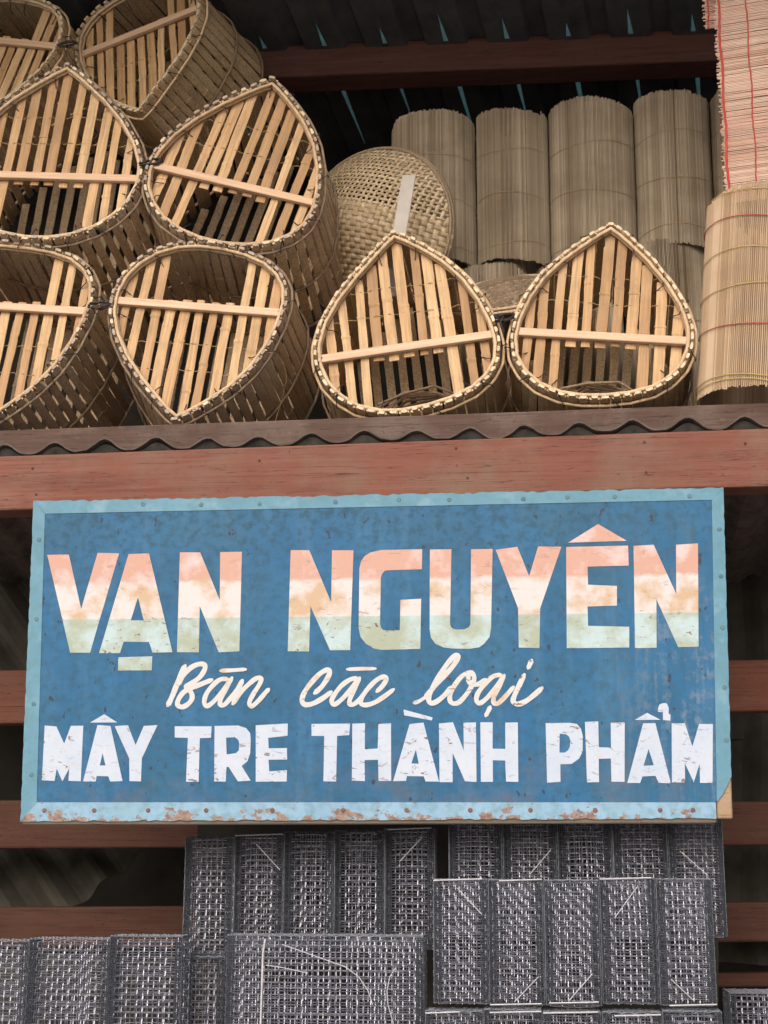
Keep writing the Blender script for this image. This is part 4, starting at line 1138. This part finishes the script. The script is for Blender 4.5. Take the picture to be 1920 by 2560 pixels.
def cage(label, p, w, d, h, seed, group, var=0, bar=None, hooks=(), rz=0.0):
    mw = Matrix.Translation(p) @ Matrix.Rotation(rz, 4, 'Z')
    root = thing('wire_cage', label, 'wire cage', mw, group)
    for k, me in cage_parts(w, d, h, var).items():
        if k == 'edge_band': continue
        ob(me.name.split('.')[0], me, root, **({'kind': 'stuff'} if 'mesh' in k else {}))
    # folded strips of double mesh at the two front uprights
    key = ('band', round(w, 3), round(h, 3))
    if key not in _cage:
        rr = random.Random(5); L_ = []
        for x in (0.001, w - 0.0165):
            m = MB(); mesh_panel(m, Vector((x, -0.004, 0.003)), Vector((1, 0, 0)), Vector((0, 0, 1)), 0.0155, h - .006, Vector((0, -1, 0)), 0.0052, 0.0011, rr)
            L_.append(mesh('folded_edge', m.v, m.f, M_galvdark))
        _cage[key] = L_
    for me in _cage[key]: ob('folded_edge', me, root, kind='stuff')
    for z, x0_, x1_ in (bar or ()):
        m = MB(); m.tube([(x0_ * w, -0.007, z * h - .002), (x1_ * w, -0.007, z * h + .002)], 0.0020, 6); ob('door_bar', m.me('door_bar', M_bright), root)
    for (xa, za, xb, zb) in hooks:
        m = MB(); m.tube([(xa * w, -0.007, za * h), (xb * w, -0.006, zb * h)], 0.0014, 5); ob('spring_wire', m.me('spring_wire', M_bright), root)
    return root
def row(x0, x1, n, ytop, ybot, Y, d, group, labels, var0, bars, hooks, tops=None, slope=0.0):
    p0, p1 = at(x0, ytop, Y), at(x1, ytop, Y)
    step = (p1.x - p0.x) / n
    h = at(x0, ytop, Y).z - at(x0, ybot, Y).z
    for i in range(n):
        p = Vector((p0.x + step * i + 0.002, Y + random.uniform(-.006, .006), p0.z - h + slope * i + random.uniform(-.003, .003)))
        cage(labels[i], p, step - 0.005, d, h, 0, group, (var0 + i) % 3, bars.get(i), hooks.get(i, ()), R(random.uniform(-.8, .8)))
ords = ['leftmost', 'second', 'middle', 'fourth', 'rightmost']
gA = 'wire cages of the front right row'
row(935, 1538, 5, 1900, 2166, -0.02, 0.085, gA, ['%s tall wire cage of the front row below the right half of the sign' % o for o in ords], 0,
    {0: ((1.0, 0.0, .92),), 1: ((1.0, .2, 1.0), (0.0, 0.0, .95)), 2: ((0.02, .05, .95),), 3: ((1.0, .0, .95),), 4: ((0.0, .15, 1.0),)},
    {0: ((.45, .93, .9, .72),), 1: ((.45, .02, .9, .22),), 2: ((.4, .03, .85, .25),), 3: ((.25, .68, .68, .93),), 4: ((.2, .2, .6, .03),)}, slope=0.001)
gB = 'wire cages of the back right row'
row(968, 1560, 5, 1752, 2015, 0.10, 0.085, gB, ['%s dim wire cage directly under the sign, behind the front row' % o for o in ords], 1, {}, {1: ((.5, .48, .9, .68),), 4: ((.2, .68, .7, .48),)}, slope=-0.001)
gC = 'wire cages of the upper left row'
row(400, 940, 5, 1808, 2062, 0.13, 0.085, gC, ['%s dark wire cage of the row under the middle of the sign' % o for o in ords], 2,
    {1: ((1.0, 0.0, 1.0),), 4: ((1.0, 0.05, .95),)}, {1: ((.45, .92, .95, .70),), 4: ((.3, .72, .75, .92),)}, slope=0.005)
gD = 'wire cages of the bottom right row'
row(918, 1560, 5, 2182, 2440, -0.03, 0.085, gD, ['%s wire cage of the bottom right row, only its top in view' % o for o in ords], 0,
    {0: ((0.99, 0.0, .6),), 1: ((.985, .1, 1.0),), 2: ((1.0, 0.0, .95),), 3: ((0.98, 0.2, 1.0),)}, {}, slope=0.001)
# broad cages at the left and in the middle
gE = 'broad wire cages at the bottom'
def broad(label, xl, xr, yt, yb, Y, d, var, bar=None, hooks=()):
    p0, p1 = at(xl, yt, Y), at(xr, yt, Y); h = p0.z - at(xl, yb, Y).z
    return cage(label, Vector((p0.x, Y, p0.z - h)), p1.x - p0.x, d, h, 0, gE, var, bar, hooks)
mid = broad('broadest wire cage, below the middle of the sign, with loose bent wires on its front', 492, 914, 2020, 2330, 0.0, 0.09, 0)
broad('wire cage cut by the lower left corner of the photo', -120, 62, 2032, 2330, 0.02, 0.09, 1)
broad('broad wire cage at the lower left, second from the corner', 66, 236, 2028, 2330, 0.02, 0.09, 1)
broad('broad wire cage at the lower left, third from the corner', 240, 394, 2022, 2330, 0.02, 0.09, 1)
broad('dark wire cage set back in the gap below the upper left row', 402, 486, 2066, 2330, 0.12, 0.09, 2)
broad('dim wire cage at the lower right edge beside the brown rails', 1575, 1800, 2146, 2420, 0.30, 0.15, 1)
# loose wires on the broad middle cage
def wire_px(root, pts, Y, r=0.0014, mat=None):
    inv = root.matrix_basis.inverted(); m = MB()
    P = [inv @ at(x, y, Y) for x, y in pts]
    m.tube(P, r, 5); ob('loose_wire', m.me('loose_wire', mat or M_bright), root)
wire_px(mid, [(610, 2040), (680, 2065), (745, 2088), (775, 2110), (795, 2140), (805, 2170)], -0.02)
wire_px(mid, [(855, 2090), (842, 2110), (836, 2140), (838, 2170), (850, 2212)], -0.02)
wire_px(mid, [(575, 2085), (610, 2090), (665, 2102)], -0.02)
wire_px(mid, [(573, 2028), (568, 2060), (566, 2120), (563, 2212), (562, 2260)], -0.02, 0.003)
# shelf board that carries the upper left and back right rows, low bench under the rest
m = MB(); a_, b_ = at(380, 2066, 0.14), at(1600, 2020, 0.16)
m.box(at(396, 2070, 0.14).x, 0.75, 0.165, 0.40, at(870, 2084, 0.14).z - 0.02, at(870, 2084, 0.14).z - 0.002)
